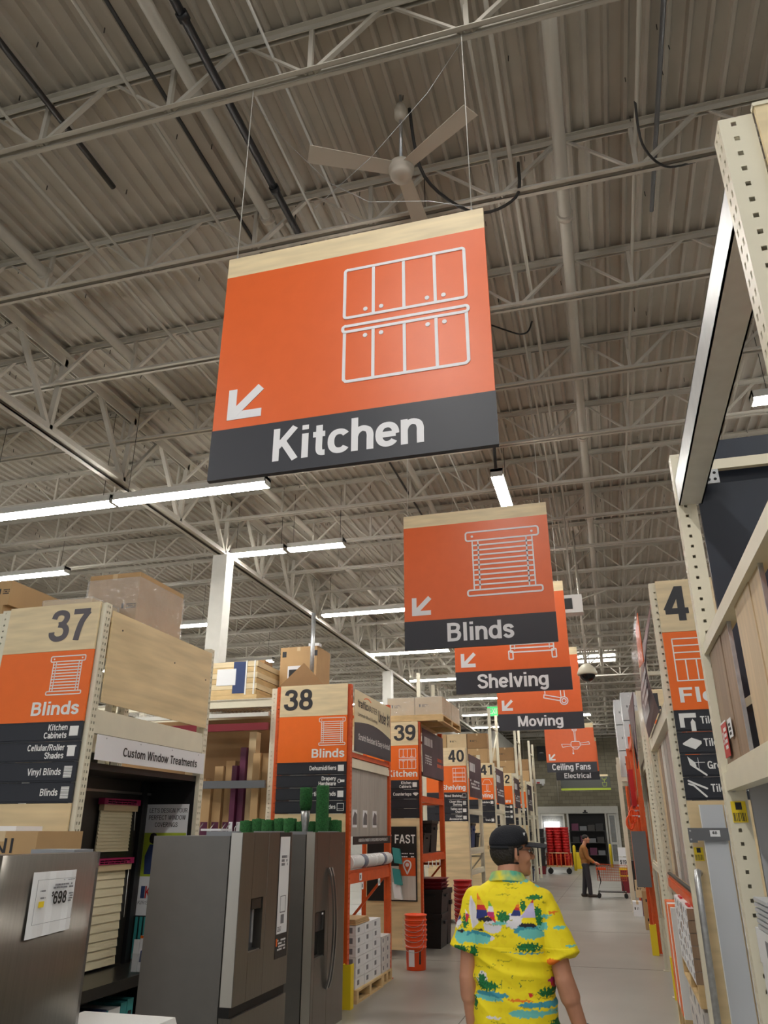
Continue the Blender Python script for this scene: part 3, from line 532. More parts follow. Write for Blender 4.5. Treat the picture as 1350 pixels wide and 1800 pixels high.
# ------------------------------------------------------------------ punched rack uprights
PW, PD, RH = 0.082, 0.075, 3.47
def punched(m, axis, at, a0, a1, H_, cols, hw, hh, pitch, th):
    xs = [a0] + [v for c in cols for v in (c - hw / 2, c + hw / 2)] + [a1]
    def bx(p, q, z0, z1):
        if axis == 'y': m.box(p, q, at, at + th, z0, z1)
        else: m.box(at, at + th, p, q, z0, z1)
    for i in range(0, len(xs), 2): bx(xs[i], xs[i + 1], 0, H_)
    for c in cols:
        z = 0.0; k = 0
        while z < H_ - 0.001:
            z1 = min(H_, z + pitch - hh); bx(c - hw / 2, c + hw / 2, z, z1); z += pitch
def upright_mesh(side, mt, H_=RH, pitch=0.0508, near=True):
    m = MB(); t_ = 0.003
    punched(m, 'y', 0, 0, PW, H_, [PW * 0.42], 0.013, 0.014, pitch, t_)
    if side > 0: punched(m, 'x', PW - t_, t_, PD, H_, [0.022, 0.052], 0.012, 0.02, pitch, t_); m.box(0, t_, t_, PD, 0, H_)
    else: punched(m, 'x', 0, t_, PD, H_, [0.022, 0.052], 0.012, 0.02, pitch, t_); m.box(PW - t_, PW, t_, PD, 0, H_)
    m.box(t_, PW - t_, PD - t_, PD, 0, H_); m.box(-0.02, PW + 0.02, -0.015, PD + 0.02, 0, 0.008)
    m.box(t_, PW - t_, 0.03, 0.034, 0, H_)
    return m.mesh('upright', mt)
UP = {(s, c): upright_mesh(s, c) for s in (1, -1) for c in ('rack_beige', 'rack_orange')}
UPH = {c: upright_mesh(1, c, 5.2) for c in ('rack_beige',)}
def endcap(side, XF, Y0, Y1, colr, beams, label, depth=1.0, sides=None, brace=True):
    """end-of-aisle rack: side +1 opens towards +x (left racks), -1 towards -x (right racks)"""
    t = thing('endcap_rack', label, 'rack', (XF, Y0, 0), 0, 'end of aisle racks')
    us = sides or colr
    xo = -PW if side > 0 else 0.0; xb = -depth if side > 0 else depth - PW
    for x, y, c in ((xo, 0, us), (xo, Y1 - Y0 - PD, us), (xb, 0, us), (xb, Y1 - Y0 - PD, us)): link('upright', UP[(side, c)], t, (x, y, 0))
    L = Y1 - Y0
    for z0, z1, c in beams:
        for x in ((xo + PW / 2 - 0.02, xb + PW / 2 - 0.02)):
            m = MB(); m.box(x, x + 0.045, PD, L - PD, z0, z1); m.box(x - 0.012 if side < 0 else x + 0.045, x if side < 0 else x + 0.057, PD, L - PD, z0, z1 - 0.03)
            m.obj('beam', c, t)
    for y in (0.03, L - 0.06):
        lo, hi = (xb + PW, xo) if side > 0 else (xo + PW, xb)
        for z in (0.25, 1.2, 2.2, 3.3): MB().box(lo, hi, y, y + 0.03, z, z + 0.04).obj('cross_brace', colr, t)
        if brace: MB().bar((lo, y + 0.015, 0.27), (hi, y + 0.015, 1.2), 0.03, 0.03).obj('diagonal_brace', colr, t)
    return t
# ------------------------------------------------------------------ aisle number signs (face -y)
def sq_icon(m, x, z, s): m.prism([(x, z), (x + s, z), (x + s, z + s), (x, z + s)], -0.0155, -0.012)
def aisle_sign(xl, xr, Y, num, nspan, nmat, icon, ibox, word, wspan, rows, label, left=False, lower=True):
    t = thing('aisle_sign', label, 'sign', (xl, Y - 0.02, 0), 0, 'aisle number signs'); W_ = xr - xl; k = -0.006
    p = MB().box(0, W_, k, 0.012, 3.09, 3.475).obj('number_panel', 'maple', t); text(num, nspan[0] - xl, nspan[1] - xl, 3.168, 0.258, nmat, p, 'numeral', y=k - 0.002, bold=0.035)
    p = MB().box(0, W_, k, 0.012, 2.54, 3.088).obj('category_panel', 'cap_orange', t)
    if icon:
        m = ICON[icon](ibox[0] - xl, ibox[1] - xl, ibox[2], ibox[3], 0.0085); m.v = [(x, y * 0.5 + k, z) for x, y, z in m.v]; m.obj('pictogram', 'white', p)
    text(word, wspan[0] - xl, wspan[1] - xl, 2.59, 0.103, 'white', p, y=k - 0.002, bold=0.032)
    zs = [2.54, 2.393, 2.245, 2.1, 1.955]
    for i in range(4):
        z1, z0 = zs[i] - 0.002, zs[i + 1] + 0.002
        m = MB(); m.box(0, W_, k, 0.012, z0 + 0.012, z1); m.box(0, W_, k + 0.006, 0.012, z0, z0 + 0.012); m.box(0, W_, k - 0.003, k, z1 - 0.007, z1); s = m.obj('directory_strip', 'strip_black', t)
        if i < len(rows) and rows[i]:
            lines = rows[i]; n = len(lines)
            for q, ln in enumerate(lines):
                zb = (z0 + z1) / 2 - 0.022 + (n - 1) * 0.029 - q * 0.058; cp = 0.046 if n > 1 else 0.05
                if left: text(ln, 0.165, W_, zb, cp, 'white', s, y=k - 0.003, bold=0.03, align='left')
                else: text(ln, 0, W_ - 0.125, zb, cp, 'white', s, y=k - 0.003, bold=0.03, align='right')
            m = MB(); zc = (z0 + z1) / 2; x0 = 0.03 if left else W_ - 0.105
            kind = rows_icon.get(lines[0], 'box')
            if kind == 'box': m.prism([(x0, zc - .036), (x0 + .075, zc - .036), (x0 + .075, zc + .036), (x0, zc + .036)], k - .003, k)
            elif kind == 'slats':
                for u in range(8): m.prism([(x0 + .004, zc - .04 + u * .0105), (x0 + .072, zc - .04 + u * .0105), (x0 + .072, zc - .033 + u * .0105), (x0 + .004, zc - .033 + u * .0105)], k - .003, k)
            elif kind == 'shade': m.prism([(x0, zc + .03), (x0 + .08, zc + .03), (x0 + .08, zc + .042), (x0, zc + .042)], k - .003, k); m.prism([(x0 + .008, zc - .036), (x0 + .072, zc - .036), (x0 + .072, zc + .03), (x0 + .008, zc + .03)], k - .003, k)
            elif kind == 'screen': m.line(rrect(x0, x0 + .08, zc - .04, zc + .04, .004), .006, True, k - .003, k); m.line([(x0, zc - .02), (x0 + .08, zc - .02)], .005, False, k - .003, k)
            elif kind == 'rod': m.prism([(x0 + .03, zc - .014), (x0 + .085, zc - .014), (x0 + .085, zc + .014), (x0 + .03, zc + .014)], k - .003, k); m.line([(x0 + .02 + .02 * math.cos(a * .5), zc + .02 * math.sin(a * .5)) for a in range(13)], .007, False, k - .003, k)
            elif kind == 'diamond': m.prism([(x0, zc + .01), (x0 + .02, zc + .025), (x0 + .08, zc + .025), (x0 + .1, zc + .01), (x0 + .06, zc - .025), (x0 + .045, zc - .025)], k - .003, k)
            elif kind == 'saw': m.prism([(x0, zc + .02), (x0 + .11, zc + .02), (x0 + .11, zc + .05), (x0, zc + .05)], k - .003, k); m.prism([(x0, zc - .045), (x0 + .03, zc - .045), (x0 + .03, zc + .02), (x0, zc + .02)], k - .003, k); m.prism([(x0 + .07, zc - .07), (x0 + .1, zc - .07), (x0 + .1, zc - .01), (x0 + .085, zc + .012), (x0 + .07, zc - .01)], k - .003, k)
            elif kind == 'tile': m.prism([(x0, zc), (x0 + .06, zc + .035), (x0 + .12, zc + .012), (x0 + .12, zc - .005), (x0 + .075, zc - .042), (x0, zc - .01)], k - .003, k)
            elif kind == 'trowel': m.prism([(x0 + .015, zc + .06), (x0 + .06, zc + .02), (x0 + .065, zc - .005), (x0 + .05, zc - .015), (x0 + .025, zc + .005)], k - .003, k); m.line([(x0 + .055, zc - .01), (x0 + .12, zc - .06)], .012, False, k - .003, k); m.line([(x0 + .08, zc + .05), (x0 + .08, zc - .02)], .003, False, k - .003, k); m.line([(x0 + .06, zc + .02), (x0 + .12, zc + .02)], .003, False, k - .003, k)
            elif kind == 'pliers': m.line([(x0, zc + .05), (x0 + .03, zc + .035), (x0 + .11, zc - .0)], .012, False, k - .003, k); m.line([(x0, zc + .03), (x0 + .03, zc + .02), (x0 + .1, zc - .05)], .012, False, k - .003, k)
            m.obj('pictogram', 'white', s)
    if lower: MB().box(0, W_, k + 0.006, 0.012, 0.08, 1.953).obj('lower_panel', 'ply', t)
    return t
rows_icon = {'Kitchen': 'box', 'Cellular/Roller': 'shade', 'Vinyl Blinds': 'slats', 'Blinds': 'slats', 'Dehumidifiers': 'box', 'Drapery': 'rod', 'Vertical Blinds': 'box', 'Shades': 'screen', 'Countertops': 'diamond', 'Tile Saws': 'saw', 'Tile': 'tile', 'Grout': 'trowel', 'Tile Tools': 'pliers', 'Wood Shelving': 'screen', 'Closet Wire': 'slats'}
endcap(1, -3.76, 5.09, 6.94, 'rack_beige', [(2.46, 2.64, 'rack_beige')], 'beige perforated rack end under the number 37 sign, holding window treatments', brace=False)
aisle_sign(-4.66, -3.80, 5.09, '37', (-4.247, -3.871), 'numeral', 'blinds', (-4.178, -3.862, 2.745, 3.045), 'Blinds', (-4.283, -3.853), [['Kitchen', 'Cabinets'], ['Cellular/Roller', 'Shades'], ['Vinyl Blinds'], ['Blinds']], 'aisle sign numbered 37 above orange Blinds panel at far left')
endcap(1, -3.0, 9.13, 11.0, 'rack_orange', [(1.2, 1.34, 'rack_orange'), (2.6, 2.66, 'rack_orange'), (2.48, 2.59, 'rack_beige')], 'orange rack end under the number 38 sign beside the stacked white tile cartons')
aisle_sign(-3.94, -3.04, 9.13, '38', (-3.889, -3.499), 'dark_numeral', 'blinds', (-3.402, -3.062, 2.735, 3.06), 'Blinds', (-3.489, -3.066), [['Dehumidifiers'], ['Drapery', 'Hardware'], ['Vertical Blinds'], ['Shades']], 'aisle sign numbered 38 above orange Blinds panel and green turf rolls')
endcap(1, -3.0, 12.87, 14.75, 'rack_orange', [(1.3, 1.42, 'rack_orange'), (2.2, 2.3, 'rack_orange'), (2.62, 2.68, 'dark_metal')], 'orange rack end under the number 39 sign with black bins')
aisle_sign(-3.92, -3.03, 12.87, '39', (-3.45, -3.07), 'dark_numeral', 'cabinet', (-3.36, -3.07, 2.72, 3.03), 'Kitchen', (-3.56, -3.05), [['Kitchen', 'Cabinets'], ['Countertops']], 'aisle sign numbered 39 above orange Kitchen panel')
endcap(1, -3.0, 17.4, 19.3, 'rack_beige', [(1.3, 1.42, 'rack_beige'), (0.9, 1.0, 'rack_beige'), (2.1, 2.2, 'rack_beige')], 'beige rack end below the aisle sign with Shelving panel')
aisle_sign(-3.92, -3.02, 17.4, '40', (-3.42, -3.06), 'dark_numeral', 'shelf', (-3.32, -3.05, 2.74, 3.04), 'Shelving', (-3.57, -3.05), [['Wood Shelving'], ['Closet Wire', 'Shelving'], ['Tables and', 'Chairs'], ['Closet', 'Accessories']], 'aisle sign numbered 40 above orange Shelving panel')
endcap(1, -3.0, 21.7, 23.5, 'rack_beige', [(1.3, 1.42, 'rack_beige'), (2.2, 2.3, 'rack_beige')], 'beige rack end below the aisle sign with lamp pictogram', sides='rack_beige')
aisle_sign(-3.92, -3.04, 21.7, '41', (-3.4, -3.06), 'dark_numeral', 'lamp', (-3.35, -3.08, 2.74, 3.04), 'Lighting', (-3.57, -3.07), [['Chandeliers'], None, None, ['Track']], 'aisle sign numbered 41 with lamp pictogram')
endcap(1, -3.0, 25.9, 27.6, 'rack_beige', [(1.3, 1.42, 'rack_beige'), (2.9, 3.0, 'rack_beige')], 'beige rack end below the small ceiling fan aisle sign')
aisle_sign(-3.92, -3.04, 25.9, '42', (-3.45, -3.1), 'dark_numeral', None, None, 'Ceiling Fans', (-3.75, -3.1), [['Fans'], ['Lamps'], ['Bulbs']], 'aisle sign numbered 42, small and far')
endcap(1, -3.0, 30.0, 31.8, 'rack_beige', [(1.3, 1.42, 'rack_beige'), (2.2, 2.3, 'rack_beige')], 'beige rack end farthest along the left side')
aisle_sign(-3.92, -3.04, 30.0, '43', (-3.45, -3.1), 'dark_numeral', None, None, 'Lighting', (-3.6, -3.1), [['Wire']], 'aisle sign numbered 43, farthest on the left')
# right hand racks
RA = endcap(-1, 0.45, 1.6, 3.65, 'rack_beige', [(2.485, 2.56, 'rack_beige'), (1.92, 2.02, 'rack_beige')], 'tall beige perforated rack nearest on the right with plank samples and white tile cartons', brace=False)
RB = endcap(-1, 0.43, 5.75, 8.65, 'rack_beige', [(2.52, 2.66, 'rack_beige'), (1.28, 1.38, 'rack_orange')], 'beige rack end under the number 4 flooring sign on the right', brace=False)
aisle_sign(0.475, 1.375, 5.75, '4', (0.507, 0.678), 'dark_numeral', 'tiles', (0.532, 0.96, 2.74, 3.037), 'Flooring', (0.53, 1.2), [['Tile Saws'], ['Tile'], ['Grout'], ['Tile Tools']], 'aisle sign with the numeral 4 above orange Flooring panel on the right', left=True)
RC = endcap(-1, 0.45, 10.65, 12.6, 'rack_beige', [(2.52, 2.66, 'rack_beige'), (1.28, 1.38, 'rack_beige')], 'beige rack end behind the flooring rack on the right')
t = aisle_sign(0.54, 1.4, 10.65, '4', (0.56, 0.74), 'dark_numeral', 'tiles', (0.6, 1.0, 2.74, 3.03), 'Tile', (0.58, 0.95), [['Tile'], ['Tile'], ['Grout'], ['Tile']], 'aisle sign mostly hidden behind the right flooring rack', left=True)
RD = endcap(-1, 0.42, 14.2, 16.2, 'rack_orange', [(2.3, 2.44, 'rack_orange'), (1.2, 1.3, 'rack_orange'), (3.2, 3.34, 'rack_orange')], 'orange rack end on the right with dangling orange cords')
RE = endcap(-1, 0.42, 18.6, 20.6, 'rack_orange', [(2.3, 2.44, 'rack_orange'), (1.2, 1.3, 'rack_orange')], 'orange rack end far along the right side')
RF = endcap(-1, 0.42, 23.5, 25.4, 'rack_orange', [(2.3, 2.44, 'rack_orange'), (1.2, 1.3, 'rack_orange')], 'orange rack end farthest along the right side')
# number sign on the near right rack, cut by the frame
t = thing('aisle_sign', 'aisle sign on the near right rack, cut off by the frame edge', 'sign', (0.536, 1.585, 0), 0, 'aisle number signs')
MB().box(0, 0.82, 0, 0.014, 3.09, 3.475).obj('number_panel', 'maple', t); MB().box(0, 0.82, 0, 0.014, 2.54, 3.088).obj('category_panel', 'cap_orange', t)
MB().box(-0.004, 0.82, -0.003, 0.02, 3.475, 3.487).obj('top_trim', 'rack_beige', t)
MB().box(0, 0.82, 0, 0.014, 1.955, 2.538).obj('directory_strip', 'strip_black', t); MB().box(0, 0.82, 0.004, 0.014, 0.08, 1.953).obj('lower_panel', 'ply', t)
text('4', 0.03, 0.22, 3.168, 0.258, 'numeral', t, 'numeral', y=-0.002, bold=0.035)
# ================================================================== refrigerators (local x runs along the aisle, front at y=0)
H90 = PI / 2
def rbox(m, x0, x1, y0, y1, z0, z1, r=0.012):   # box with rounded vertical front edges
    pts = [(x0, y1), (x1, y1), (x1, y0 + r), (x1 - r * 0.3, y0 + r * 0.3), (x1 - r, y0), (x0 + r, y0), (x0 + r * 0.3, y0 + r * 0.3), (x0, y0 + r)]
    n = len(pts); b = len(m.v); m.v += [(x, y, z0) for x, y in pts] + [(x, y, z1) for x, y in pts]
    m.f.append(tuple(b + i for i in range(n))); m.f.append(tuple(b + n + i for i in reversed(range(n)))); m.sm += [False, False]
    for i in range(n): j = (i + 1) % n; m.f.append((b + j, b + i, b + n + i, b + n + j)); m.sm.append(False)
    return m
def marks(m, x0, x1, z0, z1, rows, y, seed=1, fill=0.6):   # tiny print: rows of short dashes
    rnd = random.Random(seed); h = (z1 - z0) / rows
    for r_ in range(rows):
        x = x0; z = z1 - h * (r_ + 1)
        while x < x1 - 0.002:
            wd = rnd.uniform(0.05, 0.16) * (x1 - x0); wd = min(wd, x1 - x)
            if rnd.random() < 0.85: m.box(x, x + wd * 0.82, y - 0.0008, y, z, z + h * fill)
            x += wd
    return m
def dispenser_door(m, x0, x1, z0, z1, dx0, dx1, dz0, dz1, th=0.09):     # door front with an open recess
    rbox(m, x0, dx0, 0, th, z0, z1, 0.004); m.box(dx1, x1, 0, th, z0, z1); m.box(dx0, dx1, 0, th, z0, dz0); m.box(dx0, dx1, 0, th, dz1, z1); m.box(dx0, dx1, 0.07, th, dz0, dz1)
    return m
# french door fridge
t = thing('refrigerator', 'stainless french door refrigerator with narrow white poster on its right door', 'refrigerator', (-2.5, 5.25, 0), H90, 'refrigerators on display')
MB().box(0.004, 0.906, 0.1, 0.70, 0.03, 1.735).obj('case', 'stainless_side', t)
MB().box(0.01, 0.9, 0.13, 0.66, 0.0, 0.03).obj('base', 'black', t); MB().box(0.03, 0.88, 0.088, 0.102, 0.06, 1.72).obj('door_gasket', 'seam', t)
d = dispenser_door(MB(), 0.0, 0.452, 0.715, 1.757, 0.2, 0.4, 1.0, 1.33).obj('door', 'stainless', t)
MB().box(0.2, 0.4, 0.066, 0.071, 1.0, 1.33).obj('recess_back', 'steel_grey', d); MB().box(0.22, 0.38, 0.005, 0.066, 1.26, 1.325).obj('nozzle_block', 'black_gloss', d); MB().box(0.205, 0.395, 0.006, 0.066, 1.0, 1.008).obj('drip_tray', 'handle_steel', d); MB().box(0.29, 0.32, 0.03, 0.06, 1.05, 1.26).obj('paddle', 'grey_plastic', d)
MB().box(-0.002, 0.0015, 0.004, 0.086, 0.716, 1.756).obj('edge_strip', 'chrome_edge', d)
d2 = rbox(MB(), 0.458, 0.91, 0, 0.09, 0.715, 1.757, 0.004).obj('door', 'stainless', t)
d3 = rbox(MB(), 0.0, 0.91, 0, 0.09, 0.05, 0.655, 0.004).obj('drawer', 'stainless', t); MB().box(0.0, 0.91, 0.02, 0.1, 0.655, 0.715).obj('handle_recess', 'seam', t)
for x in (0.03, 0.82): MB().box(x, x + 0.06, 0.06, 0.3, 1.735, 1.765).obj('hinge_cover', 'grey_plastic', t)
b = MB().box(0.655, 0.885, -0.0015, 0, 0.9, 1.757).obj('poster_backing', 'black', d2)
MB().box(0.67, 0.86, -0.003, -0.0015, 1.06, 1.725).obj('poster', 'paper', b)
m = MB(); marks(m, 0.705, 0.825, 1.52, 1.6, 3, -0.003, 3, 0.7); m.box(0.715, 0.815, -0.0038, -0.003, 1.2, 1.205); m.line(rrect(0.715, 0.815, 1.2, 1.31, 0.004), 0.004, True, -0.0038, -0.003, False); m.box(0.735, 0.795, -0.0038, -0.003, 1.125, 1.185); marks(m, 0.68, 0.75, 1.075, 1.11, 4, -0.003, 4)
m.obj('poster_print', 'grey_ink', b)['kind'] = 'stuff'; m = marks(MB(), 0.7, 0.85, 0.95, 1.03, 4, -0.0015, 5); m.obj('backing_print', 'soft_white', b); MB().box(0.67, 0.695, -0.0023, -0.0015, 0.98, 1.03).obj('orange_mark', 'cap_orange', b)
p = MB().box(-0.08, 0.1, 0.1, 0.26, 1.768, 1.782).obj('booklet', 'paper', None, (-2.62, 5.42, 0), H90); tag(p, 'white booklet lying on top of the french door refrigerator', 'booklet')
# side by side fridge
t = thing('refrigerator', 'stainless side by side refrigerator with two long curved handles', 'refrigerator', (-2.78, 7.43, 0), H90, 'refrigerators on display')
MB().box(0.004, 0.906, 0.1, 0.72, 0.03, 1.735).obj('case', 'stainless_side', t); MB().box(0.01, 0.9, 0.13, 0.66, 0.0, 0.03).obj('base', 'black', t); MB().box(0.03, 0.88, 0.088, 0.102, 0.06, 1.72).obj('door_gasket', 'seam', t)
d = dispenser_door(MB(), 0.0, 0.418, 0.06, 1.755, 0.07, 0.33, 0.68, 1.06).obj('door', 'stainless', t)
MB().box(0.07, 0.33, 0.066, 0.071, 0.68, 1.06).obj('recess_back', 'black_gloss', d); MB().box(0.09, 0.31, 0.004, 0.066, 0.9, 1.055).obj('control_block', 'black_gloss', d); MB().box(0.25, 0.29, 0.002, 0.01, 1.03, 1.045).obj('indicator', 'soft_white', d); MB().box(0.08, 0.32, 0.006, 0.066, 0.68, 0.69).obj('drip_tray', 'handle_steel', d)
MB().box(-0.002, 0.0015, 0.004, 0.086, 0.06, 1.755).obj('edge_strip', 'chrome_edge', d)
d2 = rbox(MB(), 0.424, 0.91, 0, 0.09, 0.06, 1.755, 0.004).obj('door', 'stainless', t)
def curved_handle(x, bow):
    pts = []; 
    for k in range(15): u = k / 14; pts.append((x + bow * 0.02 * math.sin(PI * u), -0.012 - 0.055 * math.sin(PI * u) ** 0.6, 0.4 + 1.03 * u))
    m = MB()
    for a, b in zip(pts, pts[1:]): m.bar(a, b, 0.028, 0.016, (0, 1, 0))
    return m
curved_handle(0.385, 1).obj('handle', 'handle_steel', d); curved_handle(0.457, 1).obj('handle', 'handle_steel', d2); MB().box(0.8, 0.82, -0.002, 0, 1.63, 1.66).obj('badge', 'handle_steel', d2)
for x in (0.03, 0.82): MB().box(x, x + 0.06, 0.06, 0.28, 1.735, 1.762).obj('hinge_cover', 'grey_plastic', t)
# left fridge with the price sheet
t = thing('refrigerator', 'stainless refrigerator at lower left with a $698 price sheet', 'refrigerator', (-2.5, 2.88, 0), H90, 'refrigerators on display')
MB().box(0.004, 0.766, 0.1, 0.70, 0.03, 1.655).obj('case', 'stainless_side', t); MB().box(0.01, 0.75, 0.13, 0.66, 0.0, 0.03).obj('base', 'black', t)
def bowed(x0, x1, z0, z1, n=14):
    m = MB(); b = len(m.v)
    xs = [x0 + (x1 - x0) * k / n for k in range(n + 1)]; fr = [-0.018 * (1 - ((2 * k / n - 1) ** 2)) + (0.02 if k in (0, n) else 0) for k in range(n + 1)]
    for z in (z0, z1): m.v += [(x, y, z) for x, y in zip(xs, fr)] + [(x1, 0.095, z), (x0, 0.095, z)]
    q = n + 3
    for i in range(q): j = (i + 1) % q; m.f.append((i, j, q + j, q + i)); m.sm.append(0 < i < n - 1)
    m.f.append(tuple(reversed(range(q)))); m.f.append(tuple(range(q, 2 * q))); m.sm += [False, False]
    return m
d = bowed(0, 0.77, 0.66, 1.672).obj('door', 'stainless', t); bowed(0, 0.77, 0.05, 0.645).obj('drawer', 'stainless', t); MB().box(0.6, 0.75, 0.05, 0.3, 1.655, 1.684).obj('hinge_cover', 'grey_plastic', t)
MB().box(0.69, 0.735, -0.004, 0.004, 1.6, 1.622).obj('badge', 'handle_steel', d)
s = MB(); n = 8
for k in range(n):
    x0, x1 = 0.245 + 0.295 * k / n, 0.245 + 0.295 * (k + 1) / n; y0, y1 = (-0.0185 - 0.006 * math.sin(k * 1.1) ** 2 - 0.002, -0.0185 - 0.006 * math.sin((k + 1) * 1.1) ** 2 - 0.002)
    s.quad((x0, y0 - 0.004, 1.352 - 0.014 + 0.028 * k / n * 0.5), (x1, y1 - 0.004, 1.352 - 0.014 + 0.028 * (k + 1) / n * 0.5), (x1, y1, 1.6), (x0, y0, 1.6))
ps = s.obj('price_sheet', 'paper', d)
YP = -0.034
text('698', 0.385, 0.475, 1.465, 0.052, 'black', ps, y=YP, bold=0.03); text('$', 0.37, 0.384, 1.497, 0.02, 'black', ps, y=YP)
m = MB(); m.line([(0.265, 1.392), (0.525, 1.4), (0.525, 1.568), (0.265, 1.568)], 0.0012, True, YP - 0.0006, YP, False); marks(m, 0.375, 0.515, 1.528, 1.552, 2, YP, 8); marks(m, 0.29, 0.33, 1.52, 1.53, 1, YP, 9); marks(m, 0.29, 0.33, 1.492, 1.502, 1, YP, 2); marks(m, 0.49, 0.52, 1.47, 1.51, 4, YP, 12); marks(m, 0.44, 0.52, 1.56, 1.565, 1, YP, 5); m.obj('sheet_print', 'grey_ink', ps)
MB().box(0.29, 0.325, YP - 0.0006, YP, 1.458, 1.482).obj('yellow_tag', 'yellow', ps)
# white appliance between the fridges
t = thing('appliance_carton', 'white topped low appliance between the refrigerators at the bottom edge', 'appliance', (-2.78, 3.71, 0))
MB().box(0.0, 0.53, 0, 0.36, 0.0, 0.86).obj('body', 'white', t); m = MB(); m.hexa([(-0.01, -0.01, 0.86), (0.54, -0.01, 0.86), (0.54, 0.375, 0.86), (-0.01, 0.375, 0.86)], [(0.0, 0.0, 0.897), (0.53, 0.0, 0.897), (0.53, 0.365, 0.897), (0.0, 0.365, 0.897)]); m.obj('top', 'white', t)
# cartons behind the left fridge
def carton(name, x, y, z, sx, sy, sz, mt, label, rz=0, tape=True, group=None, prints=1, cat='carton'):
    t = thing(name, label, cat, (x, y, z), rz, group)
    MB().box(0, sx, 0, sy, 0, sz).obj('box', mt, t)
    if tape:
        m = MB(); m.box(sx * 0.5 - 0.025, sx * 0.5 + 0.025, -0.001, sy + 0.001, sz - 0.0004, sz + 0.001); m.box(sx * 0.5 - 0.025, sx * 0.5 + 0.025, -0.001, 0, sz - 0.06, sz); m.obj('tape', 'card_pale', t)
    if prints:
        m = MB(); h = min(0.05, sz * 0.3)
        for k in range(prints):
            x0 = sx * (0.15 + 0.55 * k); m.box(x0, x0 + h * 0.5, -0.001, 0, sz * 0.45, sz * 0.45 + h); marks(m, x0 + h, min(sx - 0.01, x0 + h + sx * 0.25), sz * 0.45, sz * 0.45 + h, 3, 0, k + 3)
        m.obj('print', 'ink', t)
    return t
carton('carton', -4.15, 4.36, 0.0, 0.55, 0.45, 0.88, 'card', 'lower brown carton behind the left refrigerator', prints=0)
t = carton('carton', -4.0, 4.35, 0.881, 0.53, 0.45, 0.885, 'card', 'brown carton printed ANI standing behind the left refrigerator', prints=0); text('ANI', 0.07, 0.36, 0.76, 0.085, 'ink', t, y=-0.002, bold=0.0)
MB().box(0.05, 0.32, 0.05, 0.3, 0.886, 0.915).obj('white_flap', 'paper', t)
# ------------------------------------------------------------------ window treatment display in rack end 37
t = thing('window_display', 'dark display alcove with lit window shades under the Custom Window Treatments sign', 'display', (-4.30, 5.2, 0.0))
MB().box(0, 0.02, 0, 1.7, 0.03, 2.25).obj('back_panel', 'dark_panel', t); MB().box(0.02, 0.5, 1.66, 1.68, 0.03, 2.25).obj('side_panel', 'black', t); MB().box(0.02, 0.5, 0.0, 0.02, 0.03, 2.25).obj('side_panel', 'black', t); MB().box(0.02, 0.5, 0.02, 1.66, 2.2, 2.25).obj('top_panel', 'dark_panel', t)
MB().box(0.02, 0.48, 0.02, 1.66, 0.62, 0.7).obj('shelf', 'dark_panel', t); MB().box(0.02, 0.48, 0.02, 1.66, 0.03, 0.1).obj('shelf', 'dark_panel', t)
MB().box(0.02, 0.04, 0.02, 1.66, 2.08, 2.1).obj('light_rail', 'handle_steel', t); MB().box(0.022, 0.06, 1.5, 1.56, 0.7, 2.2).obj('post', 'black', t)
p = MB().box(0.02, 0.46, 1.652, 1.66, 1.06, 2.0).obj('poster', 'paper', t)
for k, (ln, a, b) in enumerate((("LET'S DESIGN YOUR", 0.05, 0.45), ('PERFECT WINDOW', 0.05, 0.44), ('COVERINGS', 0.12, 0.36))): text(ln, a, b, 1.925 - 0.062 * k, 0.04, 'ink', p, y=1.6505, bold=0.012)
m = MB().box(0.022, 0.458, 1.6508, 1.652, 1.38, 1.75); m.obj('photo', 'lime', p)
m = MB(); m.lathe([(0.001, -0.045), (0.035, -0.03), (0.04, 0.0), (0.03, 0.04), (0.001, 0.05)], 10, (0.12, 1.651, 1.7)); m.v = [(x, 1.6495 + (y - 1.651) * 0.02, z) for x, y, z in m.v]; m.obj('figure_head', 'hair', p)
MB().prism([(0.06, 1.4), (0.3, 1.4), (0.2, 1.56), (0.16, 1.65), (0.09, 1.65), (0.05, 1.55)], 1.6492, 1.6505).obj('figure_shirt', 'blue', p); MB().prism([(0.36, 1.4), (0.45, 1.4), (0.45, 1.62), (0.39, 1.64), (0.35, 1.58)], 1.6492, 1.6505).obj('figure_shirt', 'grey_ink', p)
m = MB(); m.prism([(0.05, 1.2), (0.09, 1.2), (0.09, 1.3), (0.05, 1.3)], 1.6495, 1.6505); m.obj('logo_bar', 'blue', p); text('K', 0.095, 0.15, 1.2, 0.1, 'red', p, y=1.6495, name='logo'); text('KIRSCH', 0.03, 0.2, 1.15, 0.03, 'grey_ink', p, y=1.6495, bold=0.0)
for k in range(6): MB().box(0.03 + 0.045 * k, 0.055 + 0.045 * k, 1.64, 1.652, 0.72, 1.05).obj('sample_slat', 'teal', t)
MB().box(0.02, 0.05, 0.08, 0.5, 1.4, 2.0).obj('sample_board', 'card_pale', t); MB().box(0.05, 0.055, 0.3, 0.5, 1.4, 1.75).obj('sample_board', 'plank_tan', t)
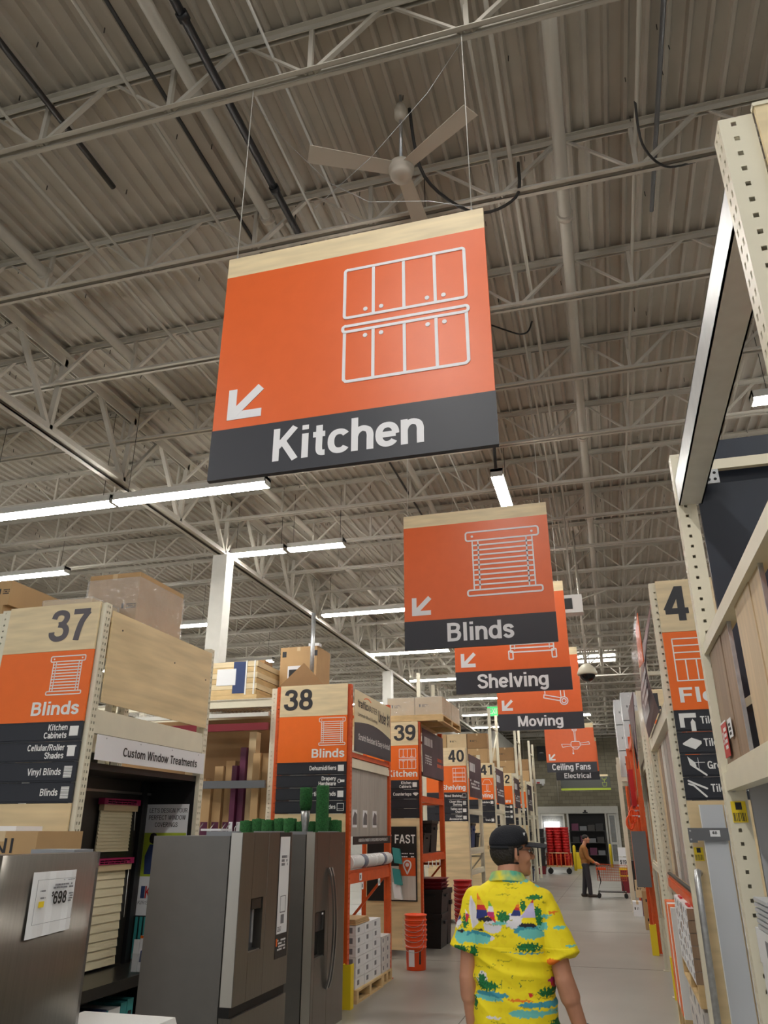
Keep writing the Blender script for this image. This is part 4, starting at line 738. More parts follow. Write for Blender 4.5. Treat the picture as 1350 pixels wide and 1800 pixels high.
def shade(y0, y1, z0, z1, n, label):
    s = thing('cellular_blind', label, 'window blind', (-4.27, 5.2 + y0, z0), 0, 'window shades in the display'); Wd = y1 - y0; Hh = z1 - z0
    MB().box(0.0, 0.06, 0, Wd, Hh, Hh + 0.05).obj('header', 'magenta', s); m = marks(MB(), 0, Wd * 0.8, 0.008, 0.042, 2, 0, 6); m.v = [(0.0605 - yy * 0 , 0.1 * Wd + x, Hh + z) for x, yy, z in m.v]; m.obj('header_print', 'soft_white', s)
    MB().box(0.0, 0.05, 0.02, Wd - 0.02, Hh - 0.05, Hh).obj('cassette', 'card_pale', s)
    for k in range(n):
        zz = (Hh - 0.05) * k / n; h = (Hh - 0.05) / n; m = MB()
        m.hexa([(0.01, 0.02, zz), (0.027, 0.02, zz), (0.027, Wd - 0.06, zz), (0.01, Wd - 0.06, zz)], [(0.008, 0.02, zz + h), (0.018, 0.02, zz + h), (0.018, Wd - 0.06, zz + h), (0.008, Wd - 0.06, zz + h)]); m.obj('slat', 'shade_cream', s)
    MB().tube([(0.04, Wd - 0.04, Hh - 0.05), (0.045, Wd - 0.035, Hh * 0.45)], 0.003, 5).obj('pull_cord', 'white', s)
shade(0.86, 1.42, 1.6, 1.98, 12, 'cream pleated window shade under the upper magenta header'); shade(0.86, 1.42, 0.72, 1.5, 11, 'tall cream roller shade under the lower magenta header')
b = thing('brochure_holder', 'clear holder of brochures on the display shelf', 'brochure holder', (-3.93, 6.3, 0.7))
MB().box(0, 0.12, 0, 0.05, 0, 0.14).obj('holder', 'clear', b); MB().box(0.005, 0.055, 0.01, 0.02, 0.01, 0.24).obj('brochure', 'paper', b); MB().box(0.06, 0.115, 0.012, 0.022, 0.01, 0.27).obj('brochure', 'paper', b); MB().box(0.06, 0.115, 0.011, 0.0118, 0.25, 0.27).obj('brochure_band', 'cap_orange', b)
MB().prism([(0.068, 0.08), (0.108, 0.08), (0.1, 0.17), (0.075, 0.16)], 0.0108, 0.0118).obj('brochure_photo', 'blue', b)
y = 5.78
for k, (w_b, h_b, mt, lb) in enumerate(((0.06, 0.42, 'blue', 'dark blue sample book with white lettering on the lower display shelf'), (0.07, 0.4, 'sky_blue', 'light blue sample book on the lower display shelf'), (0.06, 0.41, 'blue', 'narrow navy sample book on the lower display shelf'), (0.02, 0.4, 'teal', 'thin teal divider beside the sample books'), (0.16, 0.4, 'white', 'thick white sample binder with red spine on the lower shelf'), (0.09, 0.42, 'teal', 'teal sample book right of the white binder'), (0.09, 0.43, 'teal', 'teal sample book at the right end of the lower shelf'))):
    o = thing('sample_book', lb, 'book', (-3.88, y, 0.1), H90, 'sample books'); MB().box(0, w_b - 0.004, 0.0, 0.3, 0, h_b).obj('cover', mt, o)
    if k == 0: text('Bali', 0.004, 0.05, 0.2, 0.035, 'white', o, y=-0.002)
    if k == 4: MB().box(w_b - 0.06, w_b - 0.02, -0.002, 0, 0.06, h_b - 0.05).obj('spine_label', 'red', o)
    if k > 4: MB().box(0.02, w_b - 0.025, -0.002, 0, 0.1, h_b - 0.08).obj('spine_label', 'ink', o)
    y += w_b
t = thing('banner_sign', 'white Custom Window Treatments banner under the beige beam', 'sign', (-3.735, 5.17, 2.265), H90)
MB().box(0, 1.7, -0.004, 0.0, 0, 0.185).obj('panel', 'soft_white', t); text('Custom Window Treatments', 0.36, 1.56, 0.05, 0.07, 'black', t, y=-0.006, bold=0.02)
for x in (0.12, 0.6, 1.1, 1.58): MB().disc(x, 0.165, 0.006, -0.006, -0.004, 8).obj('rivet', 'galv', t)
t = thing('plywood_panel', 'large blank plywood side panel on top of the number 37 rack', 'panel', (-3.752, 5.17, 2.69), H90)
MB().box(0, 1.69, -0.012, 0.0, 0, 0.73).obj('board', 'ply', t)
for x, z in ((0.15, 0.6), (1.0, 0.5), (1.6, 0.45)): MB().disc(x, z, 0.008, -0.0135, -0.011, 8).obj('screw_hole', 'black', t)
# shrink-wrapped and plain cartons on top of rack 37
dk = MB().box(-4.74, -3.84, 5.17, 6.86, 3.36, 3.4).obj('deck_panel', 'pallet'); tag(dk, 'wooden deck on top of the number 37 rack', 'shelf')
t = carton('carton', -4.62, 5.95, 3.401, 0.55, 0.8, 0.63, 'card', 'tall shrink-wrapped brown carton on top of the number 37 rack', prints=2); MB().box(-0.012, 0.562, -0.012, 0.812, 0.0, 0.58).obj('shrink_wrap', 'wrap', t)
t = carton('carton', -4.72, 5.5, 3.401, 0.5, 0.38, 0.26, 'card_pale', 'low shrink-wrapped carton in front of the tall wrapped one', prints=0); MB().box(-0.01, 0.51, -0.01, 0.39, 0.0, 0.27).obj('shrink_wrap', 'wrap', t)
def pallet_run(X0, X1, Y0, Y1, label, beams=(1.5, 3.26), H_=RH, deck=True):
    t = thing('pallet_rack', label, 'rack', (X0, Y0, 0), 0, 'storage racks'); L = X1 - X0; D = Y1 - Y0
    for x in (0, L - PW):
        for y in (0, D - PD): link('upright', UP[(1, 'rack_beige')] if H_ == RH else UPH['rack_beige'], t, (x, y, 0))
        for z in (0.4, 1.3, 2.3, 3.2): MB().box(x + 0.02, x + 0.05, PD, D - PD, z, z + 0.04).obj('cross_brace', 'rack_beige', t)
        if H_ > RH: MB().bar((x + 0.04, PD, 3.6), (x + 0.04, D - PD, 4.6), 0.035, 0.03).obj('diagonal_brace', 'rack_beige', t); MB().box(x + 0.02, x + 0.05, PD, D - PD, 4.7, 4.74).obj('cross_brace', 'rack_beige', t)
    for z in beams:
        for y in (0.01, D - 0.055): MB().box(PW, L - PW, y, y + 0.045, z, z + 0.1).obj('beam', 'rack_beige', t)
        if deck:
            m = MB(); x = PW + 0.02
            while x < L - PW: m.box(x, x + 0.006, -0.004, D, z + 0.1, z + 0.108); x += 0.06
            for y in (0.0, D * 0.25, D * 0.5, D * 0.75, D - 0.02): m.box(PW, L - PW, y, y + 0.006, z + 0.1, z + 0.106)
            o = m.obj('wire_deck', 'white_paint', t); o['kind'] = 'stuff'
    return t
pallet_run(-7.4, -4.8, 5.15, 6.9, 'beige storage rack behind the number 37 rack end', (1.5, 3.2))
for i, (x, y, z, sx, sz) in enumerate(((-5.76, 5.24, 3.31, 0.42, 0.27), (-5.32, 5.24, 3.31, 0.4, 0.27), (-5.74, 5.25, 3.582, 0.42, 0.22), (-5.3, 5.25, 3.582, 0.42, 0.22), (-6.4, 5.25, 3.31, 0.55, 0.36))):
    carton('carton', x, y, z, sx, 0.85, sz, 'card', ['lower left brown carton on the rack behind sign 37', 'lower right brown carton on the rack behind sign 37', 'upper left brown carton with arrows behind sign 37', 'upper right brown carton with arrows behind sign 37', 'brown carton farthest left behind sign 37'][i], prints=2, group='cartons on the left rack')
o = MB().box(-5.55, -5.1, 5.3, 5.8, 3.803, 3.86).obj('folded_wrap', 'wrap'); tag(o, 'crumpled clear wrap on the upper left cartons', 'plastic wrap')
# ------------------------------------------------------------------ storage rack of aisle 38 with lumber bundle, cartons in bins
pallet_run(-6.9, -4.02, 9.2, 10.6, 'beige storage rack left of the number 38 sign', (3.25,))
for z, mt, nm_ in ((3.12, 'white_paint', 'light_bar'), (2.255, 'steel_grey', 'guard_bar'), (2.95, 'maroon', 'guard_bar')):
    o = MB().box(-6.8, -4.11, 9.14, 9.19, z, z + (0.09 if nm_ == 'guard_bar' else 0.05)).obj(nm_, mt); tag(o, {3.12: 'white bar under the lumber shelf', 2.255: 'grey guard bar in front of the standing cartons', 2.95: 'dark red beam under the lumber shelf'}[z], 'bar')
t = thing('lumber_bundle', 'strapped bundle of pale boards on the rack left of sign 38', 'lumber', (-5.75, 9.3, 3.362))
MB().box(0.0, 1.38, 0.0, 0.9, 0, 0.07).obj('pallet', 'pallet', t)
for r_ in range(6): MB().box(0.0, 1.36 + 0.01 * (r_ % 2), 0.0, 0.9, 0.072 + r_ * 0.074, 0.142 + r_ * 0.074).obj('board', 'maple' if r_ % 2 else 'pallet', t)
MB().box(0.78, 1.06, -0.004, 0, 0.2, 0.42).obj('shipping_label', 'paper', t); MB().box(1.02, 1.22, -0.003, 0, 0.09, 0.51).obj('printed_wrap', 'blue', t)
for x in (1.2, 1.32): m = MB(); m.box(x, x + 0.02, -0.006, 0.9, 0.518, 0.522); m.box(x, x + 0.02, -0.006, -0.002, 0.07, 0.52); m.obj('strap', 'white', t)
t = carton('carton', -4.34, 9.95, 3.362, 0.55, 0.55, 0.82, 'card', 'tall brown appliance carton with photo label on the rack behind sign 38', prints=0)
MB().box(0.12, 0.4, -0.002, 0, 0.28, 0.55).obj('photo_label', 'soft_white', t); MB().box(0.14, 0.38, -0.003, -0.002, 0.32, 0.5).obj('photo', 'black', t); m = MB(); m.box(0.03, 0.09, -0.002, 0, 0.68, 0.76); m.box(0.5, 0.56, -0.002, 0, 0.68, 0.76); m.obj('print', 'ink', t); MB().box(0.42, 0.58, -0.001, 0.1, 0.82, 0.86).obj('top_label', 'paper', t)
carton('carton', -5.3, 10.21, 3.362, 0.6, 0.28, 0.72, 'card_dark', 'dark carton behind the lumber bundle', prints=0)
o = MB().tube([(-3.78, 9.75, 3.49), (-3.78, 9.75, 4.6)], 0.03, 10).obj('vertical_pole', 'galv'); tag(o, 'thin grey metal pole rising above the number 38 sign', 'pole')
o = MB().hexa([(-4.2, 9.5, 3.49), (-3.45, 9.5, 3.49), (-3.45, 9.52, 3.49), (-4.2, 9.52, 3.49)], [(-4.2, 9.5, 3.5), (-3.8, 9.5, 3.85), (-3.8, 9.52, 3.85), (-4.2, 9.52, 3.5)]).obj('leaning_sheet', 'card_dark'); tag(o, 'torn brown sheet leaning above the number 38 sign', 'sheet')
rb = MB().box(-6.8, -4.11, 9.9, 9.95, 0.05, 3.2).obj('rack_back', 'card_dark'); tag(rb, 'brown board closing the back of the carton bay', 'panel')
specs = [(-5.12, 2.3, 'card', 0.12), (-4.99, 2.55, 'card', 0.12), (-4.86, 2.62, 'card', 0.13), (-4.72, 2.55, 'purple', 0.07), (-4.64, 2.78, 'purple', 0.08), (-4.55, 2.98, 'card_pale', 0.1), (-4.43, 2.7, 'card', 0.1), (-4.32, 2.7, 'card', 0.12), (-5.26, 2.4, 'card', 0.12), (-5.4, 2.5, 'card_pale', 0.12)]
nmz = ['short brown carton second from the left', 'brown carton left of centre', 'brown carton before the purple ones', 'short purple carton', 'tall dark purple carton', 'tallest pale carton behind the purple one', 'brown carton right of the pale one', 'brown carton nearest the upright', 'brown carton far left of the row', 'pale carton farthest left of the row']
for i, (x, h, mt, w_c) in enumerate(specs):
    t = thing('tall_carton', nmz[i] + ' standing in the bin left of sign 38', 'carton', (x, 9.45 + 0.05 * (i % 3), 0.55), 0, 'tall cartons in bins'); MB().box(0, w_c, 0, 0.14, 0, h - 0.55).obj('box', mt, t); MB().box(0.01, w_c - 0.01, -0.002, 0, 1.15, 1.32).obj('printed_band', 'purple' if mt != 'purple' else 'paper', t)
    MB().tube([(w_c * 0.2, -0.06, 1.05), (w_c * 0.5, -0.1, 1.25), (w_c * 0.5, -0.02, 1.3)], 0.006, 6).obj('divider_hook', 'galv', t)
o = MB().box(-6.8, -4.11, 9.3, 9.89, 0.45, 0.55).obj('bin_shelf', 'dark_metal'); tag(o, 'dark shelf carrying the standing cartons', 'shelf')
# ------------------------------------------------------------------ artificial turf rolls
rnd = random.Random(3); names = ['leftmost', 'second', 'third', 'fourth', 'fifth', 'sixth', 'seventh', 'eighth', 'ninth']
for i in range(9):
    x = -4.12 + i * 0.136; h = 1.86 + 0.06 * rnd.random(); r_ = 0.076
    t = thing('turf_roll', '%s green artificial turf roll standing behind the refrigerators' % names[i], 'turf roll', (x, 8.72 + 0.03 * (i % 2), 0), 0, 'green turf rolls')
    MB().lathe([(r_, 0.0), (r_ + 0.002, h * 0.4), (r_, h - 0.01), (r_ * 0.93, h)], 18).obj('roll', 'turf', t); MB().tube([(0.03 * math.cos(a * 0.6) * (1 - a * 0.02), 0.03 * math.sin(a * 0.6) * (1 - a * 0.02), h + 0.002) for a in range(30)], 0.004, 5).obj('spiral_edge', 'turf', t)
for x, h, lb in ((-3.33, 2.22, 'left of the two tall green turf rolls in front of sign 38'), (-3.13, 2.24, 'right of the two tall green turf rolls in front of sign 38')):
    t = thing('turf_roll', lb, 'turf roll', (x, 8.56, 0), 0, 'green turf rolls'); z0 = 0.0 if x > -3.2 else 1.98
    MB().lathe([(0.055, z0), (0.07, z0 + 0.05), (0.072, h - 0.02), (0.066, h)], 18).obj('roll', 'turf', t)
    if x < -3.2: MB().lathe([(0.03, 0.0), (0.035, 1.8), (0.05, 1.9), (0.05, 1.98)], 14).obj('clear_sleeve', 'galv', t)
# ================================================================== contents of the left rack ends (local x along the aisle, y into the rack)
def pallet(name, x, y, z, sx, sy, label, rz=0, h=0.13, group='wooden pallets'):
    t = thing(name, label, 'pallet', (x, y, z), rz, group); n = max(4, int(sy / 0.14))
    for k in range(3): MB().box(0, sx, (sy - 0.08) * k / 2, (sy - 0.08) * k / 2 + 0.08, 0.02, h - 0.02).obj('stringer', 'pallet', t)
    for k in range(n):
        y0 = (sy - 0.1) * k / (n - 1) * 1.0; x0 = (sx - 0.09) * k / (n - 1)
        MB().box(x0, x0 + 0.09, 0, sy, h - 0.02, h).obj('deck_board', 'pallet', t)
    for k in range(3): x0 = (sx - 0.09) * k / 2; MB().box(x0, x0 + 0.09, 0, sy, 0, 0.02).obj('bottom_board', 'pallet', t)
    return t
def tile_stack(x, y, z, nx, ny, nz, sx, sy, sz, mt, tmpl, group, jit=0.006, skip=(), facing=('-y',), seed=5, band=None):
    rnd = random.Random(seed); box = MB().box(0, sx - 0.006, 0, sy - 0.006, 0, sz - 0.003).mesh('box', mt)
    lm = MB(); lm.box(sx * 0.55, sx * 0.85, -0.0012, 0, sz * 0.25, sz * 0.8); lm2 = MB(); lm2.box(-0.0012, 0, sy * 0.2, sy * 0.42, sz * 0.3, sz * 0.75); lm2.box(sx - 0.006, sx - 0.0048, sy * 0.2, sy * 0.42, sz * 0.3, sz * 0.75)
    la = lm.mesh('label_print', 'grey_ink'); lb_ = lm2.mesh('label_print', 'grey_ink'); bd = MB().box(0, sx * 0.3, -0.001, 0, 0, sz - 0.003).mesh('carton_band', band) if band else None
    rows_w = ['bottom', 'second', 'third', 'fourth', 'fifth', 'sixth', 'seventh', 'eighth', 'ninth', 'tenth', 'eleventh', 'twelfth']; col_w = ['first', 'second', 'third', 'fourth', 'fifth', 'sixth', 'seventh']
    for k in range(nz):
        for i in range(nx):
            for j in range(ny):
                if (i, j, k) in skip: continue
                lab = tmpl % (rows_w[k], (('outer ', 'inner ')[(i == 0) == (x < 0)] if nx > 1 else '') + col_w[j])
                t = thing('tile_carton', lab, 'carton', (x + i * sx + rnd.uniform(0, jit), y + j * sy + rnd.uniform(0, jit), z + k * sz), 0, group)
                link('box', box, t); link('label_print', la, t); link('label_print', lb_, t)
                if bd: link('carton_band', bd, t)
# 38: flooring rack end
t = thing('store_banner', 'tan and charcoal flooring banner reading Scratch Resistant and Easy-to-Install', 'banner', (-2.985, 9.21, 2.67), H90)
MB().box(0, 1.7, -0.006, 0.0, 0, 0.75).obj('banner_sheet', 'banner_tan', t)
c = [(0, 0), (1.7, 0), (1.7, 0.3)] + [(1.7 - 1.7 * k / 12, 0.3 + 0.07 * math.sin(PI * k / 12) + 0.04 * k / 12) for k in range(1, 13)]
cm = MB().prism(c, -0.009, -0.006).obj('dark_field', 'sign_black', t)
text('traffic', 0.14, 0.55, 0.55, 0.1, 'ink', t, y=-0.008, bold=0.03); text('MASTER', 0.56, 1.0, 0.55, 0.08, 'ink', t, y=-0.008, bold=0.0); text('Laminate Wood Flooring', 0.14, 1.0, 0.44, 0.045, 'ink', t, y=-0.008, bold=0.0); text('Under $1', 1.06, 1.64, 0.47, 0.16, 'ink', t, y=-0.008, bold=0.02); text('Scratch Resistant & Easy-to-Install', 0.16, 1.64, 0.15, 0.075, 'white', cm, y=-0.011, bold=0.015)
m = MB(); m.line([(0.4 + 0.05 * k, 0.68 + 0.025 * math.sin(k * 0.5)) for k in range(7)], 0.012, False, -0.009, -0.006); m.obj('logo_swoosh', 'cap_orange', t)
for k in range(4):
    o = MB().box(0, 0.415, 0, 0.012, 0, 0.78).obj('plank_sample', 'plank_grey', None, (-3.03, 9.22 + k * 0.425, 1.705), H90); tag(o, '%s grey wood plank sample on the rack end under sign 38' % names[k], 'plank', 'plank samples under sign 38')
    if k % 2 == 0 or k == 1: b = MB().box(0.12, 0.3, -0.003, 0, 0.1, 0.3).obj('photo_card', 'soft_white', o); MB().prism([(0.13, 0.13), (0.29, 0.13), (0.29, 0.25), (0.2, 0.28), (0.13, 0.2)], -0.0045, -0.003).obj('photo', 'steel_grey', b)
t = thing('strip_sign', 'black strip sign reading Underlayment is required for product', 'sign', (-2.985, 9.23, 1.615), H90); MB().box(0, 1.66, -0.008, 0, 0, 0.09).obj('panel', 'black', t); text('UNDERLAYMENT IS REQUIRED FOR PRODUCT', 0.2, 1.5, 0.03, 0.035, 'white', t, y=-0.01, bold=0.01)
o = MB().box(0, 1.72, 0, 0.02, 0.12, 1.6).obj('back_board', 'grey_panel', None, (-3.6, 9.2, 0), H90); tag(o, 'plain grey back board inside the rack end under sign 38', 'panel')
for y0, L, lb in ((9.22, 0.98, 'left wrapped white roll on the orange beam'), (10.22, 0.74, 'right wrapped white roll on the orange beam')):
    t = thing('underlay_roll', lb + ' under sign 38', 'roll', (-3.04, y0, 1.425), 0, 'white rolls'); MB().tube([(0, 0, 0), (0, L, 0)], 0.075, 16).obj('roll', 'white', t); MB().tube([(0, L * 0.45, 0), (0, L * 0.62, 0)], 0.0765, 16).obj('printed_band', 'blue', t); MB().tube([(0, L * 0.02, 0), (0, L * 0.98, 0)], 0.079, 12, False).obj('film', 'wrap', t)
for y0, z0 in ((9.55, 1.22), (9.62, 1.121), (10.35, 1.121)):
    o = MB().box(0, 0.09, -0.004, 0, 0, 0.08).obj('price_tag', 'paper', None, (-2.999, y0, z0 + 0.0), H90); tag(o, {9.55: 'white price tag stuck on the orange beam', 9.62: 'left white tag hanging below the orange beam', 10.35: 'right white tag hanging below the orange beam'}[y0], 'price tag'); m = MB(); m.box(0.02, 0.05, -0.005, -0.004, 0.02, 0.06); m.obj('tag_print', 'ink', o)
pallet('pallet', -3.85, 9.35, 0.0, 0.9, 1.08, 'pallet under the tall stack of white cartons by sign 38'); pallet('pallet', -3.85, 10.46, 0.0, 0.88, 0.45, 'pallet beside the tall white carton stack')
tile_stack(-3.6, 9.4, 0.13, 2, 3, 6, 0.31, 0.34, 0.105, 'tile_box', 'white carton, %s layer, %s along, tall stack under the orange rack', 'white cartons under sign 38')
tile_stack(-3.6, 10.48, 0.13, 2, 2, 4, 0.31, 0.2, 0.1, 'tile_box2', 'pale carton, %s layer, %s along, low stack behind the tall one', 'pale cartons under sign 38')
for k in range(3): o = MB().box(-3.58, -2.99 - 0.004 * k, 9.41, 9.95 - 0.01 * k, 0.762 + 0.02 * k, 0.78 + 0.02 * k).obj('cardboard_sheet', 'card'); tag(o, ['lowest', 'middle', 'top'][k] + ' brown sheet lying on the white carton stack', 'cardboard', 'brown sheets on the cartons')
def guard(x, y, label, h=0.42):
    m = MB(); m.box(x - 0.05, x + 0.05, y - 0.012, y, 0, h); m.box(x - 0.05, x - 0.038, y, y + 0.1, 0, h); m.box(x + 0.038, x + 0.05, y, y + 0.1, 0, h); o = m.obj('post_guard', 'yellow'); tag(o, label, 'post guard', 'yellow post guards')
guard(-2.98, 9.07, 'yellow guard at the foot of the orange rack beside the white cartons')
# 39
t = thing('poster_board', 'black poster reading FAST with orange location pin under sign 39', 'poster', (-3.9, 12.83, 0.75)); MB().box(0, 0.82, 0, 0.012, 0, 1.08).obj('board', 'black', t)
MB().box(0.28, 0.8, -0.001, 0, 0.02, 0.5).obj('photo', 'plank_white', t); text('IT FAST', 0.3, 0.8, 0.83, 0.13, 'white', t, y=-0.002, bold=0.02)
m = MB(); marks(m, 0.45, 0.78, 0.58, 0.72, 3, 0, 4, 0.35); m.obj('small_print', 'soft_white', t); b = MB().box(0.53, 0.8, -0.004, 0, 0.36, 0.62).obj('pin_card', 'rack_orange', t)
m = MB(); m.line([(0.665 + 0.06 * math.cos(-0.6 + a * 0.44), 0.52 + 0.06 * math.sin(-0.6 + a * 0.44)) for a in range(11)], 0.022, False, -0.007, -0.004); m.line([(0.61, 0.49), (0.665, 0.39), (0.72, 0.49)], 0.022, False, -0.007, -0.004); m.disc(0.665, 0.52, 0.03, -0.007, -0.004); m.obj('pin', 'soft_white', b)
for i, (z, mt) in enumerate(((1.3, 'teal'), (1.0, 'teal'), (0.8, 'paper'))): o = MB().hexa([(-3.42, 12.72, z), (-3.3, 12.72, z - 0.02), (-3.3, 12.8, z - 0.02), (-3.42, 12.8, z)], [(-3.46, 12.74, z + 0.22), (-3.34, 12.74, z + 0.2), (-3.34, 12.8, z + 0.2), (-3.46, 12.8, z + 0.22)]).obj('hanging_pack', mt); tag(o, ['upper teal pack', 'middle teal pack', 'lower white pack'][i] + ' hanging before the black FAST poster', 'pack', 'packs hung by the FAST poster')
t = thing('store_banner', 'dark printed banner on the orange kitchen rack end', 'banner', (-2.985, 12.95, 2.62), H90); MB().box(0, 1.72, -0.006, 0, 0, 0.76).obj('banner_sheet', 'ad_purple', t); m = MB(); marks(m, 0.15, 0.8, 0.5, 0.65, 1, -0.006, 4, 0.9); marks(m, 0.2, 0.7, 0.2, 0.36, 4, -0.006, 7); m.obj('banner_print', 'soft_white', t)['kind'] = 'stuff'; m = marks(MB(), 1.15, 1.65, 0.2, 0.4, 2, -0.006, 8); m.obj('banner_accent', 'rack_orange', t)
o = MB().box(0, 1.7, 0, 0.02, 0.1, 2.6).obj('back_board', 'dark_back', None, (-3.75, 12.96, 0), H90); tag(o, 'dark back board in the rack end under sign 39', 'panel')
def bin_(x, y, z, sx, sy, h, mt, lid, label):
    t = thing('storage_tote', label, 'tote', (x, y, z), 0, 'black storage totes'); m = MB(); m.hexa([(0.03, 0.03, 0), (sx - .03, 0.03, 0), (sx - .03, sy - .03, 0), (.03, sy - .03, 0)], [(0, 0, h * .9), (sx, 0, h * .9), (sx, sy, h * .9), (0, sy, h * .9)]); m.obj('tub', mt, t); MB().box(-0.015, sx + 0.015, -0.015, sy + 0.015, h * 0.9, h).obj('lid', lid, t); MB().box(sx * 0.3, sx * 0.7, -0.03, 0, h * 0.7, h * 0.78).obj('handle', mt, t); MB().box(sx, sx + 0.03, sy * .3, sy * .7, h * .7, h * .78).obj('handle', mt, t)
bin_(-3.32, 13.75, 0.0, 0.42, 0.55, 0.5, 'black', 'black', 'lower black storage tote on the floor under sign 39'); bin_(-3.3, 13.77, 0.5, 0.42, 0.55, 0.36, 'black', 'black', 'middle black storage tote under sign 39')
for k in range(3): bin_(-3.3, 13.77, 0.862 + 0.055 * k, 0.42, 0.55, 0.053, 'maroon', 'maroon', ['lowest', 'middle', 'top'][k] + ' of the dark red tote lids stacked on black totes')
bin_(-3.32, 14.34, 0.0, 0.42, 0.32, 0.85, 'black', 'black', 'tall black tote behind the stacked totes'); bin_(-3.4, 13.2, 1.43, 0.36, 0.5, 0.3, 'black', 'black', 'black tote on the upper shelf under sign 39'); bin_(-3.4, 13.8, 1.43, 0.36, 0.5, 0.5, 'black', 'dark_metal', 'taller black tote on the upper shelf under sign 39')
o = MB().box(-3.75, -3.06, 12.96, 14.66, 1.42, 1.43).obj('shelf_board', 'dark_metal'); tag(o, 'dark shelf board in the rack end under sign 39', 'shelf')
for k in range(4): o = MB().box(-3.005, -2.998, 13.3 + 0.3 * k, 13.35 + 0.3 * k, 1.21, 1.31).obj('price_tag', 'paper'); tag(o, ['first', 'second', 'third', 'last'][k] + ' white tag hanging under the orange shelf of rack 39', 'price tag', 'tags under shelf 39')
def buckets(x, y, n, mt, who, r0=0.13, r1=0.15, step=0.062, h=0.37):
    prof = [(r0, 0), (r0 + 0.004, 0.005), (r1 - 0.008, h - 0.1), (r1, h - 0.098), (r1, h - 0.09), (r1 - 0.006, h - 0.088), (r1, h - 0.02), (r1 + 0.008, h - 0.018), (r1 + 0.008, h), (r1 - 0.004, h), (r1 - 0.006, h - 0.04), (r1 - 0.03, h - 0.05)]
    me = MB().lathe(prof, 24).mesh('shell', mt)
    hd = MB().tube([(r1 * math.cos(a), -r1 * 0.3 + r1 * math.sin(a) * 0.0 - r1 * 0.75, h - 0.05 - 0.1 * math.sin(a)) for a in [PI * k / 10 for k in range(11)]], 0.003, 5).mesh('wire_handle', 'galv')
    for k in range(n):
        t = thing('bucket', '%s bucket of the %s' % ((['bottom', 'second', 'third', 'fourth', 'fifth', 'sixth', 'seventh', 'eighth'])[k], who), 'bucket', (x, y, k * step), 0, 'orange buckets'); link('shell', me, t); link('wire_handle', hd, t)
        if k == 0:
            m = MB(); m.prism([(-0.07, 0.05), (0.01, 0.05), (0.01, 0.25), (-0.07, 0.25)], -r0 - 0.012, -r0 - 0.0105); m.obj('printed_logo', 'soft_white', t); m = MB(); m.prism([(0.055, 0.08), (0.095, 0.08), (0.095, 0.24), (0.055, 0.24)], -r0 + 0.012, -r0 + 0.014); m.obj('warning_label', 'ink', t)
buckets(-2.85, 11.75, 6, 'bucket', 'orange nested stack on the floor by the totes'); buckets(-2.82, 15.35, 8, 'red', 'red nested stack behind the black totes', 0.14, 0.165, 0.08)
# wrapped pallet on top of 39
pallet('pallet', -3.62, 12.95, 3.475, 1.0, 1.7, 'pallet carrying wrapped cartons on top of rack 39', h=0.12)
for i in range(2):
    for j in range(2): t = carton('carton', -3.6 + 0.49 * i, 13.0 + 0.82 * j, 3.596, 0.48, 0.8, 0.3, 'card_pale', ['near left', 'far left', 'near right', 'far right'][i * 2 + j] + ' shrink-wrapped carton on top of rack 39', prints=1, group='wrapped cartons on rack 39'); MB().box(-0.004, 0.484, -0.008, 0.806, 0, 0.31).obj('shrink_wrap', 'wrap', t)
# 40 and beyond: banners, shelves and goods
for (y0, y1, lb) in ((17.5, 19.2, 'the shelving rack end'), (21.8, 23.4, 'the lamp rack end'), (26.0, 27.5, 'the fan rack end'), (30.1, 31.7, 'the farthest left rack end')):
    L = y1 - y0; t = thing('store_banner', 'dark printed banner on the side of ' + lb, 'banner', (-2.985, y0, 2.45), H90); MB().box(0, L, -0.006, 0, 0, 0.9).obj('banner_sheet', 'ad_purple', t); marks(MB(), 0.1, 0.8, 0.55, 0.75, 1, -0.006, 4, 0.9).obj('banner_title', 'soft_white', t); marks(MB(), 0.1, 1.4, 0.2, 0.4, 3, -0.006, 5).obj('banner_print', 'soft_white', t)
    o = MB().box(0, L, 0, 0.02, 0.1, 2.45).obj('back_board', 'dark_back', None, (-3.75, y0, 0), H90); tag(o, 'dark back board inside ' + lb, 'panel')
    for k, z in enumerate((0.05, 1.42)):
        for j in range(3): bin_(-3.5, y0 + 0.08 + j * (L / 3), z, 0.42, L / 3 - 0.1, 0.3 + 0.1 * ((j + k) % 3), ['black', 'dark_metal', 'blue'][(j + k) % 3], 'dark_metal', '%s dark tote on the %s shelf of %s' % (['near', 'middle', 'far'][j], ['floor', 'upper'][k], lb))
def tall_run(X0, X1, Y0, Y1, label):
    pallet_run(X0, X1, Y0, Y1, label, (2.2, 3.5), 5.2, True)
tall_run(-6.9, -4.06, 17.5, 19.2, 'tall beige storage rack behind the shelving sign'); tall_run(-6.9, -3.3, 23.55, 25.2, 'tall beige storage rack behind the lamp sign'); tall_run(-6.9, -3.05, 28.0, 29.4, 'tall beige storage rack behind the fan sign'); tall_run(-6.9, -3.05, 33.0, 34.6, 'tall beige storage rack before the white room')
for (xr, y, lb) in ((-4.18, 17.6, 'shelving rack'), (-3.42, 23.6, 'lamp rack'), (-3.15, 28.05, 'fan rack'), (-3.15, 33.05, 'rack by the white room')):
    for i in range(3):
        for k in range(2): carton('carton', xr - 0.62 * (i + 1), y, 3.61 + 0.44 * k, 0.6, 0.9, 0.43, ['card', 'card_dark', 'card_pale'][(i + k) % 3], '%s %s brown carton on the top shelf of the %s' % (['upper' if k else 'lower'][0], ['right', 'middle', 'left'][i], lb), prints=1, group='cartons on far racks')
# ================================================================== right hand racks
HM = -PI / 2
